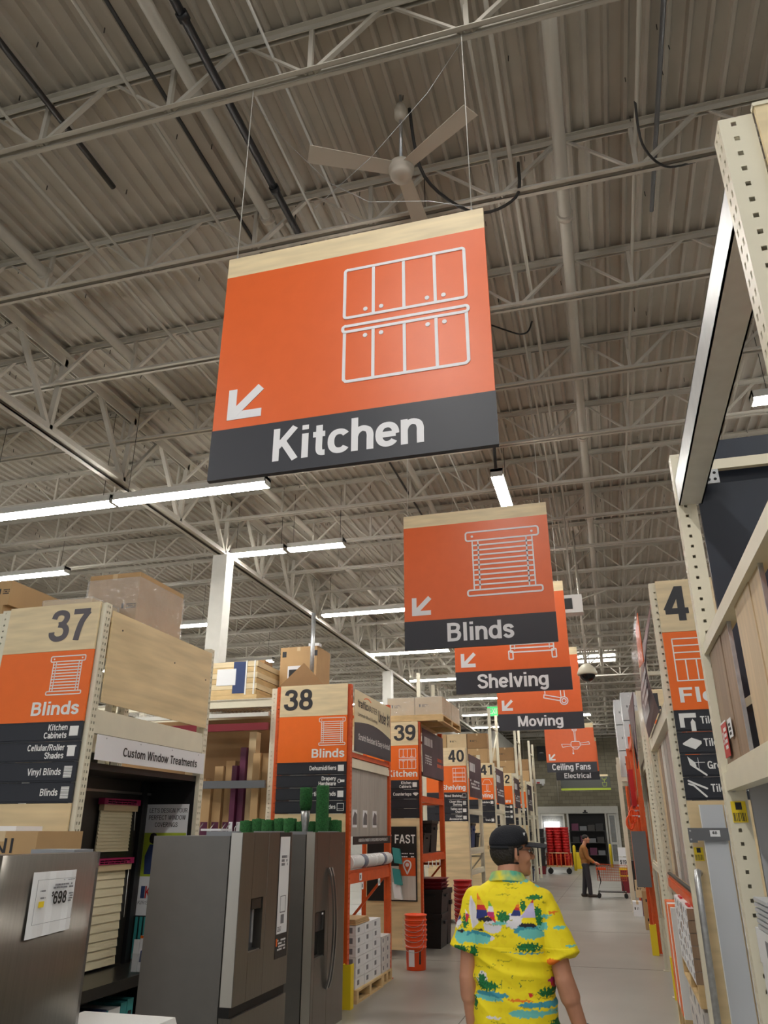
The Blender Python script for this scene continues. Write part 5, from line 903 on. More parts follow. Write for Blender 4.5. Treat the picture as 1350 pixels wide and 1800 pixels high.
# rack A (nearest)
m = MB(); m.box(0.455, 0.56, 1.66, 3.58, 3.2, 3.206); m.box(0.455, 0.461, 1.66, 3.58, 3.2, 3.33); m.box(0.554, 0.56, 1.66, 3.58, 3.2, 3.33); m.box(0.455, 0.56, 1.66, 3.58, 3.325, 3.33); m.v = [(x - RA.location.x, y - RA.location.y, z) for x, y, z in m.v]; m.obj('channel_beam', 'beam_grey', RA)
o = MB().box(0.545, 1.36, 3.575, 3.6, 2.03, 3.52).obj('navy_board', 'navy_panel'); tag(o, 'dark navy panel closing the end of the near right rack', 'panel')
o = MB().box(0.535, 1.36, 3.51, 3.54, 3.34, 3.39).obj('cross_rail', 'rack_beige'); tag(o, 'beige rail across the navy panel at the top right', 'rail')
o = MB().box(0.51, 0.64, 3.5, 3.509, 3.265, 3.335); o = o.obj('bracket_plate', 'galv'); tag(o, 'shiny galvanized plate with four holes beside the tall upright', 'bracket')
for a, b in ((0.595, 3.317), (0.622, 3.317), (0.595, 3.285), (0.622, 3.285)): m = MB().disc(a, b, 0.007, 3.498, 3.501, 8); m.obj('hole', 'hole', o)
o = MB().box(0.545, 1.36, 3.575, 3.6, 0.1, 1.95).obj('grey_board', 'grey_panel'); tag(o, 'light grey panel behind the white cartons in the near right rack', 'panel')
o = MB().box(0.545, 1.36, 1.7, 3.57, 2.0, 2.025).obj('shelf_board', 'pallet'); tag(o, 'shelf board under the plank samples of the near right rack', 'shelf')
for i, (y1, y0, mt, lb) in enumerate(((3.56, 2.99, 'plank_brown', 'brown'), (2.78, 2.3, 'plank_tan', 'tan'), (2.12, 1.75, 'plank_mauve', 'mauve grey'))):
    t = thing('plank_sample', lb + ' wood plank sample standing in the near right rack', 'plank', (0.478, y1, 2.021), HM, 'plank samples in the near right rack'); w_p = y1 - y0
    MB().box(0, w_p * 0.62, 0, 0.014, 0, 0.53).obj('board', mt, t); MB().box(w_p * 0.63, w_p, 0.003, 0.014, 0, 0.53).obj('board', mt, t); MB().box(w_p, w_p + 0.004, 0.0, 0.014, 0, 0.53).obj('edge', 'galv', t)
    if i == 0:
        b = MB().box(0.06, 0.2, -0.012, -0.01, 0.02, 0.15).obj('red_tag', 'red', t); text('.99', 0.07, 0.115, 0.07, 0.05, 'white', b, y=-0.0125); m = marks(MB(), 0.12, 0.19, 0.05, 0.14, 4, -0.012, 4); m.obj('tag_print', 'white', b); MB().box(0.06, 0.2, -0.0125, -0.01, 0.15, 0.156).obj('tag_edge', 'white', b)
        b = MB().box(0.24, 0.33, -0.01, -0.008, 0.08, 0.15).obj('white_tag', 'paper', t); m = marks(MB(), 0.26, 0.31, 0.09, 0.14, 3, -0.01, 9); m.obj('tag_print', 'ink', b)
for x, z in ((0.9, 2.35), ): o = MB().bar((0.56, 3.54, 2.25), (1.36, 3.54, 2.75), 0.045, 0.03).obj('diagonal_strut', 'rack_beige'); tag(o, 'beige diagonal strut behind the plank samples of the near right rack', 'strut')
tile_stack(0.465, 2.16, 0.14, 1, 4, 11, 0.3, 0.335, 0.118, 'tile_box', 'white carton, %s layer, %s from front, aisle side of near right rack', 'white cartons in the near right rack', seed=9, jit=0.012)
tile_stack(0.775, 2.16, 0.14, 1, 4, 12, 0.3, 0.335, 0.118, 'tile_box', 'white carton, %s layer, %s from front, deep in near right rack', 'inner white cartons in the near right rack', seed=11, jit=0.012)
pallet('pallet', 0.47, 2.14, 0.0, 0.85, 1.38, 'pallet under the white cartons of the near right rack')
t = thing('tile_samples', 'stack of thin grey tiles with a code label on the white cartons', 'tiles', (0.47, 3.15, 1.44))
for k in range(6): MB().box(0.0, 0.2, 0.0, 0.28, k * 0.018, k * 0.018 + 0.012).obj('tile', 'tile_grey', t)
for y, z, lb in ((3.385, 2.5, 'upper'), (3.385, 1.93, 'lower')):
    m = MB(); m.disc(0, 0, 0.013, -0.012, 0, 10); o = m.obj('bolt', 'galv', None, (0.485, 3.574, z)); tag(o, lb + ' bolt head on the tall right upright', 'bolt')
for (x, y, z, lb) in ((0.492, 3.573, 1.83, 'yellow barcode label on the tall right upright'), (0.505, 5.727, 1.62, 'yellow barcode label on the ply panel under sign 4'), (0.47, 8.56, 1.0, 'yellow barcode label low on the far right upright')):
    o = MB().box(-0.028, 0.028, -0.002, 0, -0.03, 0.05).obj('bin_label', 'yellow', None, (x, y, z)); tag(o, lb, 'label'); m = MB(); m.box(-0.012, 0.012, -0.003, -0.002, 0.018, 0.046)
    for k in range(9): m.box(-0.024 + k * 0.0055, -0.024 + k * 0.0055 + (0.002 if k % 3 else 0.0035), -0.003, -0.002, -0.026, 0.006)
    m.obj('label_print', 'ink', o)
# rack B (sign 4)
t = thing('grey_slab', 'tall pale grey tile slab standing against the ply panel under sign 4', 'tile slab', (0.545, 5.66, 0.0)); MB().box(0, 0.14, 0, 0.02, 0.05, 1.925).obj('slab', 'tile_grey', t); MB().box(0.15, 0.16, 0.0, 0.03, 0.05, 1.925).obj('white_edge', 'white', t); MB().box(-0.004, 0.0, -0.001, 0.021, 0.05, 1.925).obj('edge', 'white', t)
t = thing('slab_bracket', 'grey steel bracket with price label holding the pale tile slab', 'bracket', (0.45, 5.63, 1.71)); MB().box(0, 0.24, 0, 0.012, 0, 0.075).obj('band', 'steel_grey', t); MB().box(0, 0.05, -0.003, 0.0, -0.012, 0.075).obj('flange', 'steel_grey', t); b = MB().box(0.13, 0.19, -0.002, 0, 0.024, 0.062).obj('price_label', 'paper', t); text('48', 0.142, 0.172, 0.038, 0.018, 'black', b, y=-0.0035)
for z in (0.0, 0.05): MB().disc(0.012, z + 0.008, 0.006, -0.008, -0.003, 8).obj('screw', 'galv', t)
o = MB().tube([(0.49, 5.70, 1.52), (0.47, 5.62, 1.53), (0.462, 5.59, 1.49), (0.46, 5.58, 1.3), (0.455, 5.58, 0.02)], 0.02, 10).obj('guard_pipe', 'galv'); tag(o, 'bent galvanized pipe rising in front of the ply panel under sign 4', 'pipe')
t = thing('store_banner', 'glossy curled flooring poster hanging over the beam of the right rack', 'banner', (0.42, 8.3, 2.62), HM)
m = MB(); n = 10
for k in range(n):
    a, b = k / n, (k + 1) / n; m.quad((0, -0.03 * math.sin(PI * a * 1.4), 0.85 * a), (2.0, -0.05 * math.sin(PI * a * 1.4), 0.85 * a), (2.0, -0.05 * math.sin(PI * b * 1.4), 0.85 * b), (0, -0.03 * math.sin(PI * b * 1.4), 0.85 * b))
m.obj('poster_sheet', 'ad_purple', t); m = MB().prism([(1.1, 0.5), (1.9, 0.4), (1.9, 0.8), (1.3, 0.8)], -0.06, -0.055); m.obj('orange_field', 'cap_orange', t); m = marks(MB(), 0.9, 1.9, 0.15, 0.4, 3, -0.055, 6); m.obj('poster_print', 'soft_white', t); MB().quad((0, -0.065, 0), (2.0, -0.07, 0), (2.0, -0.07, 0.85), (0, -0.065, 0.85)).obj('plastic_film', 'wrap', t)
for k, mt in enumerate(('plank_tan', 'plank_brown', 'plank_white', 'plank_grey', 'plank_mauve', 'plank_white', 'plank_grey')):
    o = MB().box(0, 0.33, 0, 0.014, 0, 1.12).obj('plank_sample', mt, None, (0.49, 8.5 - k * 0.36, 1.39), HM); tag(o, '%s upright plank sample counting from the far end of the right rack' % names[k], 'plank', 'plank samples of rack 4')
    if k % 2: m = MB().box(0.05, 0.28, -0.015, -0.012, 0.0, 0.22); m.obj('sleeve', 'clear', o)
o = MB().box(0.44, 0.47, 5.84, 8.55, 1.385, 1.4).obj('label_rail', 'dark_metal'); tag(o, 'dark label rail under the upright planks of the right rack', 'rail')
for y0 in (6.0, 6.7): o = MB().box(0.41, 0.428, y0, y0 + 0.22, 1.2, 1.31).obj('rail_tag', 'red'); tag(o, ('near' if y0 < 6.5 else 'far') + ' dark red tag under the orange beam of the right rack', 'tag')
o = MB().box(0.9, 0.92, 5.85, 8.55, 0.1, 2.5).obj('back_board', 'grey_panel'); tag(o, 'grey back board of the right flooring rack', 'panel')
pallet('pallet', 0.4, 5.9, 0.74, 0.9, 1.35, 'upper pallet carrying pale cartons beside the guard pipe'); pallet('pallet', 0.4, 5.9, 0.0, 0.9, 1.35, 'lower pallet on the floor beside the guard pipe')
tile_stack(0.41, 5.92, 0.13, 2, 4, 5, 0.3, 0.32, 0.118, 'tile_box2', 'pale carton, %s layer, %s along, below the upper right pallet', 'cartons under the upper pallet', seed=2)
tile_stack(0.39, 5.9, 0.87, 2, 5, 6, 0.2, 0.25, 0.072, 'tile_box', 'small white carton, %s layer, %s along, on the upper right pallet', 'cartons on the upper pallet', seed=4, band='plank_brown')
t = thing('wrapped_stack', 'orange and white wrapped stack of boards behind the small cartons', 'stack', (0.37, 7.4, 0.4)); MB().box(0, 0.5, 0, 0.9, 0, 0.78).obj('boards', 'white', t); MB().box(-0.004, 0.504, 0.1, 0.35, 0, 0.784).obj('orange_wrap', 'cap_orange', t); MB().box(-0.004, 0.504, 0.6, 0.85, 0, 0.784).obj('orange_wrap', 'cap_orange', t); pallet('pallet', 0.37, 7.4, 0.0, 0.7, 0.95, 'pallet under the orange wrapped stack', h=0.4)
guard(0.5, 8.5, 'yellow guard at the far upright of the right rack', 0.5); guard(0.5, 10.55, 'yellow guard at the foot of the second right rack'); guard(0.4, 13.98, 'yellow guard before the orange right rack'); guard(0.5, 5.5, 'yellow guard low beside the guard pipe', 0.3)
# rack C
t = thing('store_banner', 'curled flooring poster on the second right rack', 'banner', (0.43, 12.5, 2.62), HM); MB().hexa([(0, -0.02, 0), (1.75, -0.06, 0), (1.75, -0.05, 0), (0, -0.01, 0)], [(0, -0.05, 0.85), (1.75, -0.02, 0.85), (1.75, -0.01, 0.85), (0, -0.04, 0.85)]).obj('poster_sheet', 'ad_purple', t); MB().hexa([(0, -0.06, -0.4), (0.9, -0.09, -0.4), (0.9, -0.08, -0.4), (0, -0.05, -0.4)], [(0, -0.05, 0.3), (1.0, -0.08, 0.5), (1.0, -0.07, 0.5), (0, -0.04, 0.3)]).obj('paper_fold', 'card_pale', t)
for k, mt in enumerate(('plank_grey', 'card', 'plank_brown', 'steel_grey')): o = MB().box(0, 0.38, 0, 0.02, 0, 1.9).obj('plank_sample', mt, None, (0.49, 12.5 - k * 0.42, 0.7), HM); tag(o, '%s tall panel in the second right rack' % names[k], 'panel', 'panels in the second right rack')
o = MB().box(0.24, 0.46, 13.85, 14.19, 0.95, 1.76).obj('grey_box', 'steel_grey'); tag(o, 'plain dark grey box panel projecting from the right racks', 'panel')
# rack D and beyond: orange, with cords, tools and wrapped cartons
o = MB().box(0.9, 0.92, 14.3, 16.1, 0.1, 3.3).obj('back_board', 'rack_orange'); tag(o, 'orange perforated back board of the third right rack', 'panel')
for k in range(7):
    cord = MB(); cx, cy, cz = 0.26 + 0.05 * (k % 3), 14.4 + 0.22 * k, 1.9 + 0.09 * (k % 3); cord.tube([(cx + 0.05 * math.cos(a * 0.5), cy + 0.0008 * a, cz + 0.11 * math.sin(a * 0.5)) for a in range(26)], 0.014, 6); o = thing('extension_cord', '%s coiled orange cord hanging on the right racks' % names[k], 'cord', (0, 0, 0), 0, 'coiled orange cords'); cord.obj('coil', 'bucket', o); MB().tube([(cx - 0.03, cy, cz + 0.1), (0.95, cy, cz + 0.1)], 0.006, 6).obj('peg_hook', 'galv', o)
for k in range(4): o = MB().box(0.32, 0.4, 14.5 + 0.4 * k, 14.6 + 0.4 * k, 2.15, 2.75).obj('hanging_card', 'black' if k % 2 else 'red'); tag(o, '%s hanging product card above the orange cords' % names[k], 'product card', 'product cards')
rows_ = [('lower', 3.36), ('middle', 4.0), ('upper', 4.64)]
for i, (y0, x0) in enumerate(((18.75, 0.44), (21.0, 0.3), (22.3, 0.3))):
    for nm_, z in rows_[: 2 if i == 0 else 3]:
        t = carton('carton', x0, y0, z + (0.115 if i == 0 else -0.35), 0.7, 0.75, 0.62, 'tile_box', '%s wrapped white carton of the %s pile above the right racks' % (nm_, ['near', 'middle', 'far'][i]), prints=2, group='wrapped white cartons'); MB().box(-0.01, 0.71, -0.01, 0.76, 0, 0.622).obj('shrink_wrap', 'wrap', t)
        if i == 1 and nm_ == 'lower': MB().box(0.3, 0.45, -0.013, -0.011, 0.1, 0.25).obj('yellow_note', 'yellow', t)
RZ = pallet_run(0.2, 1.4, 20.85, 23.2, 'beige rack carrying the wrapped white cartons on the right', (2.9,), RH)
for i, (x, y, sx, sz, z, mt, lb) in enumerate(((0.37, 17.35, 0.34, 0.33, 0.0, 'card', 'lower brown carton on the floor beside the orange rack'), (0.37, 17.36, 0.34, 0.34, 0.33, 'card', 'upper brown carton on the floor beside the orange rack'), (0.38, 17.37, 0.3, 0.12, 0.67, 'card_pale', 'flat carton on top of the two brown floor cartons'), (0.2, 19.9, 0.2, 0.3, 0.0, 'paper', 'small white carton standing in the far right aisle'), (0.4, 20.0, 0.2, 0.36, 0.0, 'purple', 'small dark carton standing in the far right aisle'), (0.3, 20.15, 0.25, 0.35, 0.36, 'card_pale', 'pale carton above the small floor cartons'))): carton('carton', x, y, z, sx, 0.3, sz, mt, lb, prints=1)
t = thing('price_stand', 'stand with white $19 price signs and yellow edged display far down the aisle', 'display stand', (-0.02, 27.0, 0)); MB().box(0.02, 0.3, 0.1, 0.5, 0.0, 0.45).obj('base_box', 'maroon', t); MB().box(0.0, 0.32, 0.05, 0.09, 0.45, 0.7).obj('display_tray', 'yellow', t); MB().box(0.03, 0.29, 0.04, 0.05, 0.5, 0.64).obj('tray_print', 'maroon', t); p = MB().box(0.02, 0.3, 0.1, 0.11, 0.7, 1.0).obj('price_sign', 'paper', t); text('$19', 0.05, 0.25, 0.8, 0.12, 'ink', p, y=0.095); MB().box(0.02, 0.3, 0.1, 0.11, 1.02, 1.28).obj('price_sign', 'paper', t); MB().box(0.3, 0.6, 0.2, 0.7, 0.05, 0.9).obj('machine_body', 'black', t)
# ================================================================== people
from mathutils import noise as mnoise
def ell(m, c, r, rz=0.0, rx=0.0, n=16, k=10):
    c = Vector(c); R_ = Euler((rx, 0, rz)).to_matrix(); base = len(m.v)
    for i in range(1, k):
        t = PI * i / k
        for j in range(n): a = 2 * PI * j / n; m.v.append(tuple(c + R_ @ Vector((r[0] * math.sin(t) * math.cos(a), r[1] * math.sin(t) * math.sin(a), r[2] * math.cos(t)))))
    top = len(m.v); m.v.append(tuple(c + R_ @ Vector((0, 0, r[2])))); m.v.append(tuple(c - R_ @ Vector((0, 0, r[2]))))
    for i in range(k - 2):
        for j in range(n): q = base + i * n; m.f.append((q + j, q + n + j, q + n + (j + 1) % n, q + (j + 1) % n)); m.sm.append(True)
    for j in range(n):
        m.f.append((top, base + j, base + (j + 1) % n)); m.sm.append(True); q = base + (k - 2) * n; m.f.append((top + 1, q + (j + 1) % n, q + j)); m.sm.append(True)
    return m
def limb(m, pts, rs, n=14):     # tapering limb with round ends
    P_ = [Vector(p) for p in pts]
    for i in range(len(P_) - 1):
        a, b = P_[i], P_[i + 1]; L = (b - a).length; s = max(2, int(L / 0.03)); m.tube([a.lerp(b, k / s) for k in range(s + 1)], [rs[i] + (rs[i + 1] - rs[i]) * k / s for k in range(s + 1)], n)
    for p, r in zip(P_, rs): ell(m, p, (r, r, r), n=n, k=8)
    return m
def remesh(m, name, voxel, mt, parent, smooth=4):
    me = m.mesh(name + '_src', None); o = bpy.data.objects.new('src', me); C.objects.link(o)
    md = o.modifiers.new('r', 'REMESH'); md.mode = 'VOXEL'; md.voxel_size = voxel; md.use_smooth_shade = True
    sm = o.modifiers.new('s', 'SMOOTH'); sm.iterations = smooth; sm.factor = 0.5
    new = bpy.data.meshes.new_from_object(o.evaluated_get(bpy.context.evaluated_depsgraph_get())); bpy.data.objects.remove(o); bpy.data.meshes.remove(me)
    new.name = name; new.materials.clear(); new.materials.append(M[mt] if isinstance(mt, str) else mt)
    for p in new.polygons: p.use_smooth = True
    return link(name, new, parent)
def hand(m, w, d, side, palm_n, curl=0.5, s=1.0):
    """palm and five fingers from wrist w along direction d; side = thumb direction"""
    w = Vector(w); d = Vector(d).normalized(); sd = Vector(side).normalized(); pn = Vector(palm_n).normalized()
    limb(m, [w, w + d * 0.045 * s], [0.026 * s, 0.03 * s])
    for k in range(4):
        off = sd * (0.03 - 0.02 * k) * s; L = (0.072, 0.08, 0.075, 0.058)[k] * s; b = w + d * 0.085 * s + off; limb(m, [w + d * 0.03 * s + off * 0.8, b], [0.014 * s, 0.0105 * s], 8)
        c1 = b + (d * (1 - 0.5 * curl) + pn * 0.6 * curl).normalized() * L * 0.45; c2 = c1 + (d * (1 - 1.1 * curl) + pn * 1.0 * curl).normalized() * L * 0.33; c3 = c2 + (d * (1 - 1.6 * curl) + pn * 1.2 * curl).normalized() * L * 0.25
        limb(m, [b, c1, c2, c3], [0.01 * s, 0.009 * s, 0.0085 * s, 0.007 * s], 8)
    t0 = w + d * 0.03 * s + sd * 0.024 * s; t1 = t0 + (d * 0.6 + sd * 0.8).normalized() * 0.04 * s; t2 = t1 + (d * 0.9 + sd * 0.2 + pn * 0.3).normalized() * 0.032 * s; t3 = t2 + (d + pn * 0.4).normalized() * 0.022 * s
    limb(m, [t0, t1, t2, t3], [0.015 * s, 0.012 * s, 0.011 * s, 0.008 * s], 8)
def head(m, c, yaw, s_=1.0):        # face looks along +y of the head, turned by yaw
    c = Vector(c); R_ = Euler((0, 0, yaw)).to_matrix(); q = lambda x, y, z: c + R_ @ (Vector((x, y, z)) * s_)
    E_ = lambda p, r: ell(m, q(*p), tuple(v * s_ for v in r), yaw)
    E_((0, -0.012, 0.03), (0.076, 0.095, 0.092)); E_((0, 0.03, -0.01), (0.066, 0.068, 0.085)); E_((0, 0.04, -0.065), (0.05, 0.055, 0.048)); E_((0, 0.075, -0.092), (0.024, 0.022, 0.02))
    E_((0, 0.082, 0.028), (0.05, 0.02, 0.014)); limb(m, [q(0, 0.088, 0.022), q(0, 0.112, -0.018)], [0.009, 0.014], 10); E_((0.011, 0.098, -0.022), (0.01, 0.012, 0.008)); E_((-0.011, 0.098, -0.022), (0.01, 0.012, 0.008))
    E_((0, 0.09, -0.05), (0.024, 0.012, 0.006)); E_((0, 0.089, -0.061), (0.021, 0.012, 0.007))
    for s in (1, -1): E_((0.04 * s, 0.062, -0.02), (0.024, 0.026, 0.026)); E_((0.078 * s, -0.008, 0.0), (0.009, 0.019, 0.032)); E_((0.079 * s, -0.004, -0.024), (0.007, 0.011, 0.012))
    return q
def face_bits(t, q, yaw, brows=True):
    for s in (1, -1):
        m = ell(MB(), q(0.031 * s, 0.079, 0.012), (0.012, 0.01, 0.009), yaw); m.obj('eye', 'white', t); m = ell(MB(), q(0.031 * s, 0.0885, 0.012), (0.005, 0.003, 0.005), yaw); m.obj('iris', 'hair', t)
        MB().tube([q(0.015 * s, 0.1, 0.034), q(0.035 * s, 0.095, 0.04), q(0.052 * s, 0.08, 0.033)], 0.005, 6).obj('eyebrow', 'hair', t)
# ------------------------------------------------------------------ man in the yellow shirt, seen from behind, face turned right
man = thing('person', 'man in black cap and yellow tropical print shirt walking away down the aisle', 'person', (-0.505, 3.9, 0))
YAW = math.radians(-62); b = MB(); q = head(b, (0.024, 0.03, 1.672), YAW, 0.89)
limb(b, [(0.0, -0.015, 1.5), (0.01, 0.015, 1.62)], [0.06, 0.053]); ell(b, (0, 0, 1.3), (0.165, 0.1, 0.2)); ell(b, (0, 0.0, 1.06), (0.155, 0.105, 0.2)); limb(b, [(-0.14, -0.01, 1.45), (0.14, -0.01, 1.45)], [0.045, 0.045])
LA = [(-0.165, -0.01, 1.445), (-0.195, -0.03, 1.17), (-0.185, 0.02, 0.93)]; RA_ = [(0.165, -0.01, 1.44), (0.225, -0.05, 1.18), (0.285, 0.0, 0.96)]
limb(b, LA, [0.048, 0.04, 0.029]); limb(b, RA_, [0.048, 0.04, 0.029]); limb(b, [LA[1], Vector(LA[1]).lerp(Vector(LA[2]), 0.3)], [0.042, 0.044]); limb(b, [RA_[1], Vector(RA_[1]).lerp(Vector(RA_[2]), 0.3)], [0.042, 0.044])
hand(b, LA[2], (0.05, 0.1, -1), (0.2, 0.9, 0), (1, 0, 0), 0.45); hand(b, RA_[2], (0.12, 0.15, -1), (-0.2, 0.9, 0), (-1, 0, 0), 0.45)
for s, y in ((-1, 0.14), (1, -0.1)): limb(b, [(0.085 * s, 0, 0.92), (0.09 * s, y * 0.6 + 0.02, 0.5), (0.09 * s, y * 0.9 - 0.02, 0.09)], [0.085, 0.06, 0.042]); limb(b, [(0.09 * s, y - 0.05, 0.05), (0.095 * s, y + 0.14, 0.035)], [0.04, 0.034])
body = remesh(b, 'body', 0.0048, 'skin', man, 3)
face_bits(man, q, YAW)
pn = MB(); ell(pn, (0, 0, 0.93), (0.17, 0.12, 0.12))
for s, y in ((-1, 0.14), (1, -0.1)): limb(pn, [(0.085 * s, 0, 0.9), (0.09 * s, y * 0.6 + 0.02, 0.5), (0.09 * s, y * 0.9 - 0.02, 0.12)], [0.1, 0.078, 0.066])
remesh(pn, 'trousers', 0.012, 'denim', man, 4)
for s, y in ((-1, 0.14), (1, -0.1)): sh = MB(); limb(sh, [(0.09 * s, y - 0.06, 0.05), (0.095 * s, y + 0.15, 0.042)], [0.05, 0.042]); remesh(sh, 'shoe', 0.01, 'shoe', man, 2)
# hair below the cap, cap, glasses
def headmesh(fn): 
    m = MB(); fn(m); m.v = [tuple(q(*v)) for v in m.v]; return m
def hairf(m): ell(m, (0, -0.02, 0.012), (0.082, 0.094, 0.085), n=28, k=18)
h = headmesh(hairf); keep = []
inv = Euler((0, 0, YAW)).to_matrix().inverted(); c0 = q(0, 0, 0)
def loc_of(v): return inv @ (Vector(v) - c0) / 0.89
fs = []
for f_ in h.f:
    p = sum((loc_of(h.v[i]) for i in f_), Vector()) / len(f_)
    if p.y < 0.012 and p.z < 0.07 and p.z > -0.058 and not (abs(p.x) > 0.06 and p.y > -0.025 and p.z < 0.02): fs.append(f_)
h.f = fs; h.sm = [True] * len(fs); ho = h.obj('hair', 'hair', man); sd_ = ho.modifiers.new('t', 'SOLIDIFY'); sd_.thickness = 0.012; sd_.offset = 0
m = headmesh(lambda m: [m.tube([(s * 0.074, 0.03, 0.03), (s * 0.081, 0.0, 0.02), (s * 0.08, -0.0, -0.01)], 0.008, 6) for s in (1, -1)]); m.obj('sideburn', 'hair', man)
def domef(m): m.lathe([(0.088, 0.0), (0.091, 0.02), (0.088, 0.045), (0.077, 0.07), (0.056, 0.09), (0.028, 0.101), (0.002, 0.104)], 30); m.v = [(x * 0.985, y * 1.16 - 0.016, z + 0.035 + (0.012 if y > 0 else -0.006) * min(1, abs(y) / 0.08)) for x, y, z in m.v]
cap_o = headmesh(domef).obj('cap', 'cap_cloth', man)
def brimf(m):
    for k in range(12):
        a0, a1 = -0.95 + 1.9 * k / 12, -0.95 + 1.9 * (k + 1) / 12; pt = lambda a, r, dz: (math.sin(a) * r * (0.92 if r < 0.13 else 0.78), math.cos(a) * r * 1.05 - 0.012 if r < 0.13 else 0.085 + math.cos(a) * 0.1, 0.05 - 0.028 * math.sin(a) ** 2 + dz)
        m.hexa([pt(a0, 0.094, 0), pt(a1, 0.094, 0), pt(a1, 0.17, -0.008), pt(a0, 0.17, -0.008)], [pt(a0, 0.094, 0.004), pt(a1, 0.094, 0.004), pt(a1, 0.17, -0.004), pt(a0, 0.17, -0.004)])
headmesh(brimf).obj('brim', 'cap_cloth', cap_o); headmesh(lambda m: ell(m, (0, -0.016, 0.141), (0.008, 0.008, 0.005))).obj('button', 'cap_cloth', cap_o)
headmesh(lambda m: m.tube([(math.sin(a) * 0.09, -0.012 - math.cos(a) * 0.107, 0.028) for a in [-1.2 + 0.24 * k for k in range(11)]], 0.009, 6)).obj('strap', 'cap_cloth', cap_o); headmesh(lambda m: m.box(-0.012, 0.008, -0.13, -0.117, 0.02, 0.036)).obj('clasp', 'card', cap_o)
headmesh(lambda m: [m.box(0.05 + 0.006 * k - 0.02, 0.054 + 0.006 * k - 0.02, 0.066 - 0.004 * k, 0.073 - 0.004 * k, 0.085, 0.1) for k in range(7)]).obj('cap_lettering', 'soft_white', cap_o)
headmesh(lambda m: [m.tube([(s * 0.079, -0.005, 0.018), (s * 0.072, 0.06, 0.016), (s * 0.05, 0.098, 0.014)], 0.0022, 5) for s in (1, -1)] + [m.tube([(s * 0.033 + 0.02 * math.cos(a * 0.524), 0.1, 0.01 + 0.015 * math.sin(a * 0.524)) for a in range(13)], 0.0018, 5) for s in (1, -1)]).obj('glasses', 'dark_metal', man)
# shirt
S = MB(); prof = [(1.575, .066, .066, 0), (1.56, .085, .075, 0), (1.54, .125, .088, -.003), (1.515, .165, .1, -.006), (1.48, .19, .112, -.01), (1.4, .192, .126, -.012), (1.28, .178, .13, -.01), (1.12, .174, .132, -.008), (1.0, .186, .136, -.005), (.9, .194, .14, 0), (.83, .2, .142, 0)]; base = 0; n = 40
for z, a, c_, yo in prof:
    for k in range(n): t_ = 2 * PI * k / n; ct, st = math.cos(t_), math.sin(t_); S.v.append((a * math.copysign(abs(ct) ** 0.85, ct) + 0.004, c_ * math.copysign(abs(st) ** 0.9, st) + yo, z))
for i in range(len(prof) - 1):
    for k in range(n): S.f.append((i * n + k, (i + 1) * n + k, (i + 1) * n + (k + 1) % n, i * n + (k + 1) % n)); S.sm.append(True)
S.f.append(tuple(range(n))); S.f.append(tuple(reversed(range((len(prof) - 1) * n, len(prof) * n)))); S.sm += [False, False]
for s, P0, P1, r0, r1 in ((-1, (-0.14, -0.005, 1.465), (-0.198, -0.03, 1.275), 0.07, 0.074), (1, (0.14, -0.005, 1.46), (0.228, -0.04, 1.255), 0.07, 0.078)):
    A, B = Vector(P0), Vector(P1); S.tube([A.lerp(B, k / 10) for k in range(11)], [r0 + (r1 - r0) * k / 10 for k in range(11)], 24); ell(S, A, (r0, r0, r0), n=20, k=12)
so = remesh(S, 'shirt', 0.0032, 'white', man, 9); sme = so.data
def in_poly(x, y, P_):
    r_ = False; j = len(P_) - 1
    for i in range(len(P_)):
        if (P_[i][1] > y) != (P_[j][1] > y) and x < (P_[j][0] - P_[i][0]) * (y - P_[i][1]) / (P_[j][1] - P_[i][1]) + P_[i][0]: r_ = not r_
        j = i
    return r_
rgb = lambda *c: lin(c)[:3]
YEL = rgb(246, 224, 22); YEL2 = rgb(232, 200, 16); TEAL = rgb(110, 198, 190); TEAL2 = rgb(60, 150, 170); GRN = rgb(24, 122, 60); GRN2 = rgb(14, 88, 48); WHT = rgb(226, 222, 228); LAV = rgb(196, 186, 224); NAV = rgb(40, 52, 118); RED = rgb(206, 44, 40); ORG = rgb(238, 122, 30); MAG = rgb(190, 40, 110); BLK = rgb(34, 28, 40)
ells = [((500, 1010, 75, 50), WHT), ((660, 965, 70, 55), WHT), ((440, 1095, 70, 25), WHT), ((200, 1000, 40, 40), WHT), ((370, 1085, 120, 32), TEAL2), ((360, 1115, 120, 38), TEAL), ((770, 1030, 110, 40), TEAL2), ((790, 1060, 100, 40), TEAL), ((235, 1100, 55, 60), TEAL), ((680, 940, 60, 35), WHT), ((770, 992, 70, 16), BLK), ((440, 955, 70, 18), BLK), ((380, 1040, 42, 9), BLK), ((235, 1060, 35, 14), BLK), ((700, 660, 160, 20), TEAL), ((560, 600, 40, 50), TEAL), ((520, 590, 25, 40), GRN), ((470, 1530, 130, 26), TEAL2), ((440, 1560, 110, 18), TEAL), ((850, 1592, 190, 22), TEAL2), ((730, 1655, 140, 30), TEAL), ((930, 1650, 90, 20), TEAL), ((1005, 1010, 45, 14), TEAL), ((900, 930, 60, 12), TEAL), ((880, 1000, 40, 30), TEAL), ((750, 1207, 130, 6), TEAL2), ((680, 1560, 90, 11), ORG), ((960, 905, 34, 11), ORG), ((945, 1270, 50, 26), ORG), ((760, 1520, 13, 13), RED), ((905, 1420, 26, 22), MAG), ((925, 1450, 24, 26), RED), ((290, 715, 22, 16), TEAL), ((560, 980, 60, 12), TEAL), ((430, 1790, 20, 30), MAG), ((920, 1795, 24, 26), RED), ((400, 1420, 40, 60), WHT), ((480, 1700, 60, 10), WHT), ((880, 700, 50, 24), TEAL), ((1080, 1150, 40, 8), TEAL)]
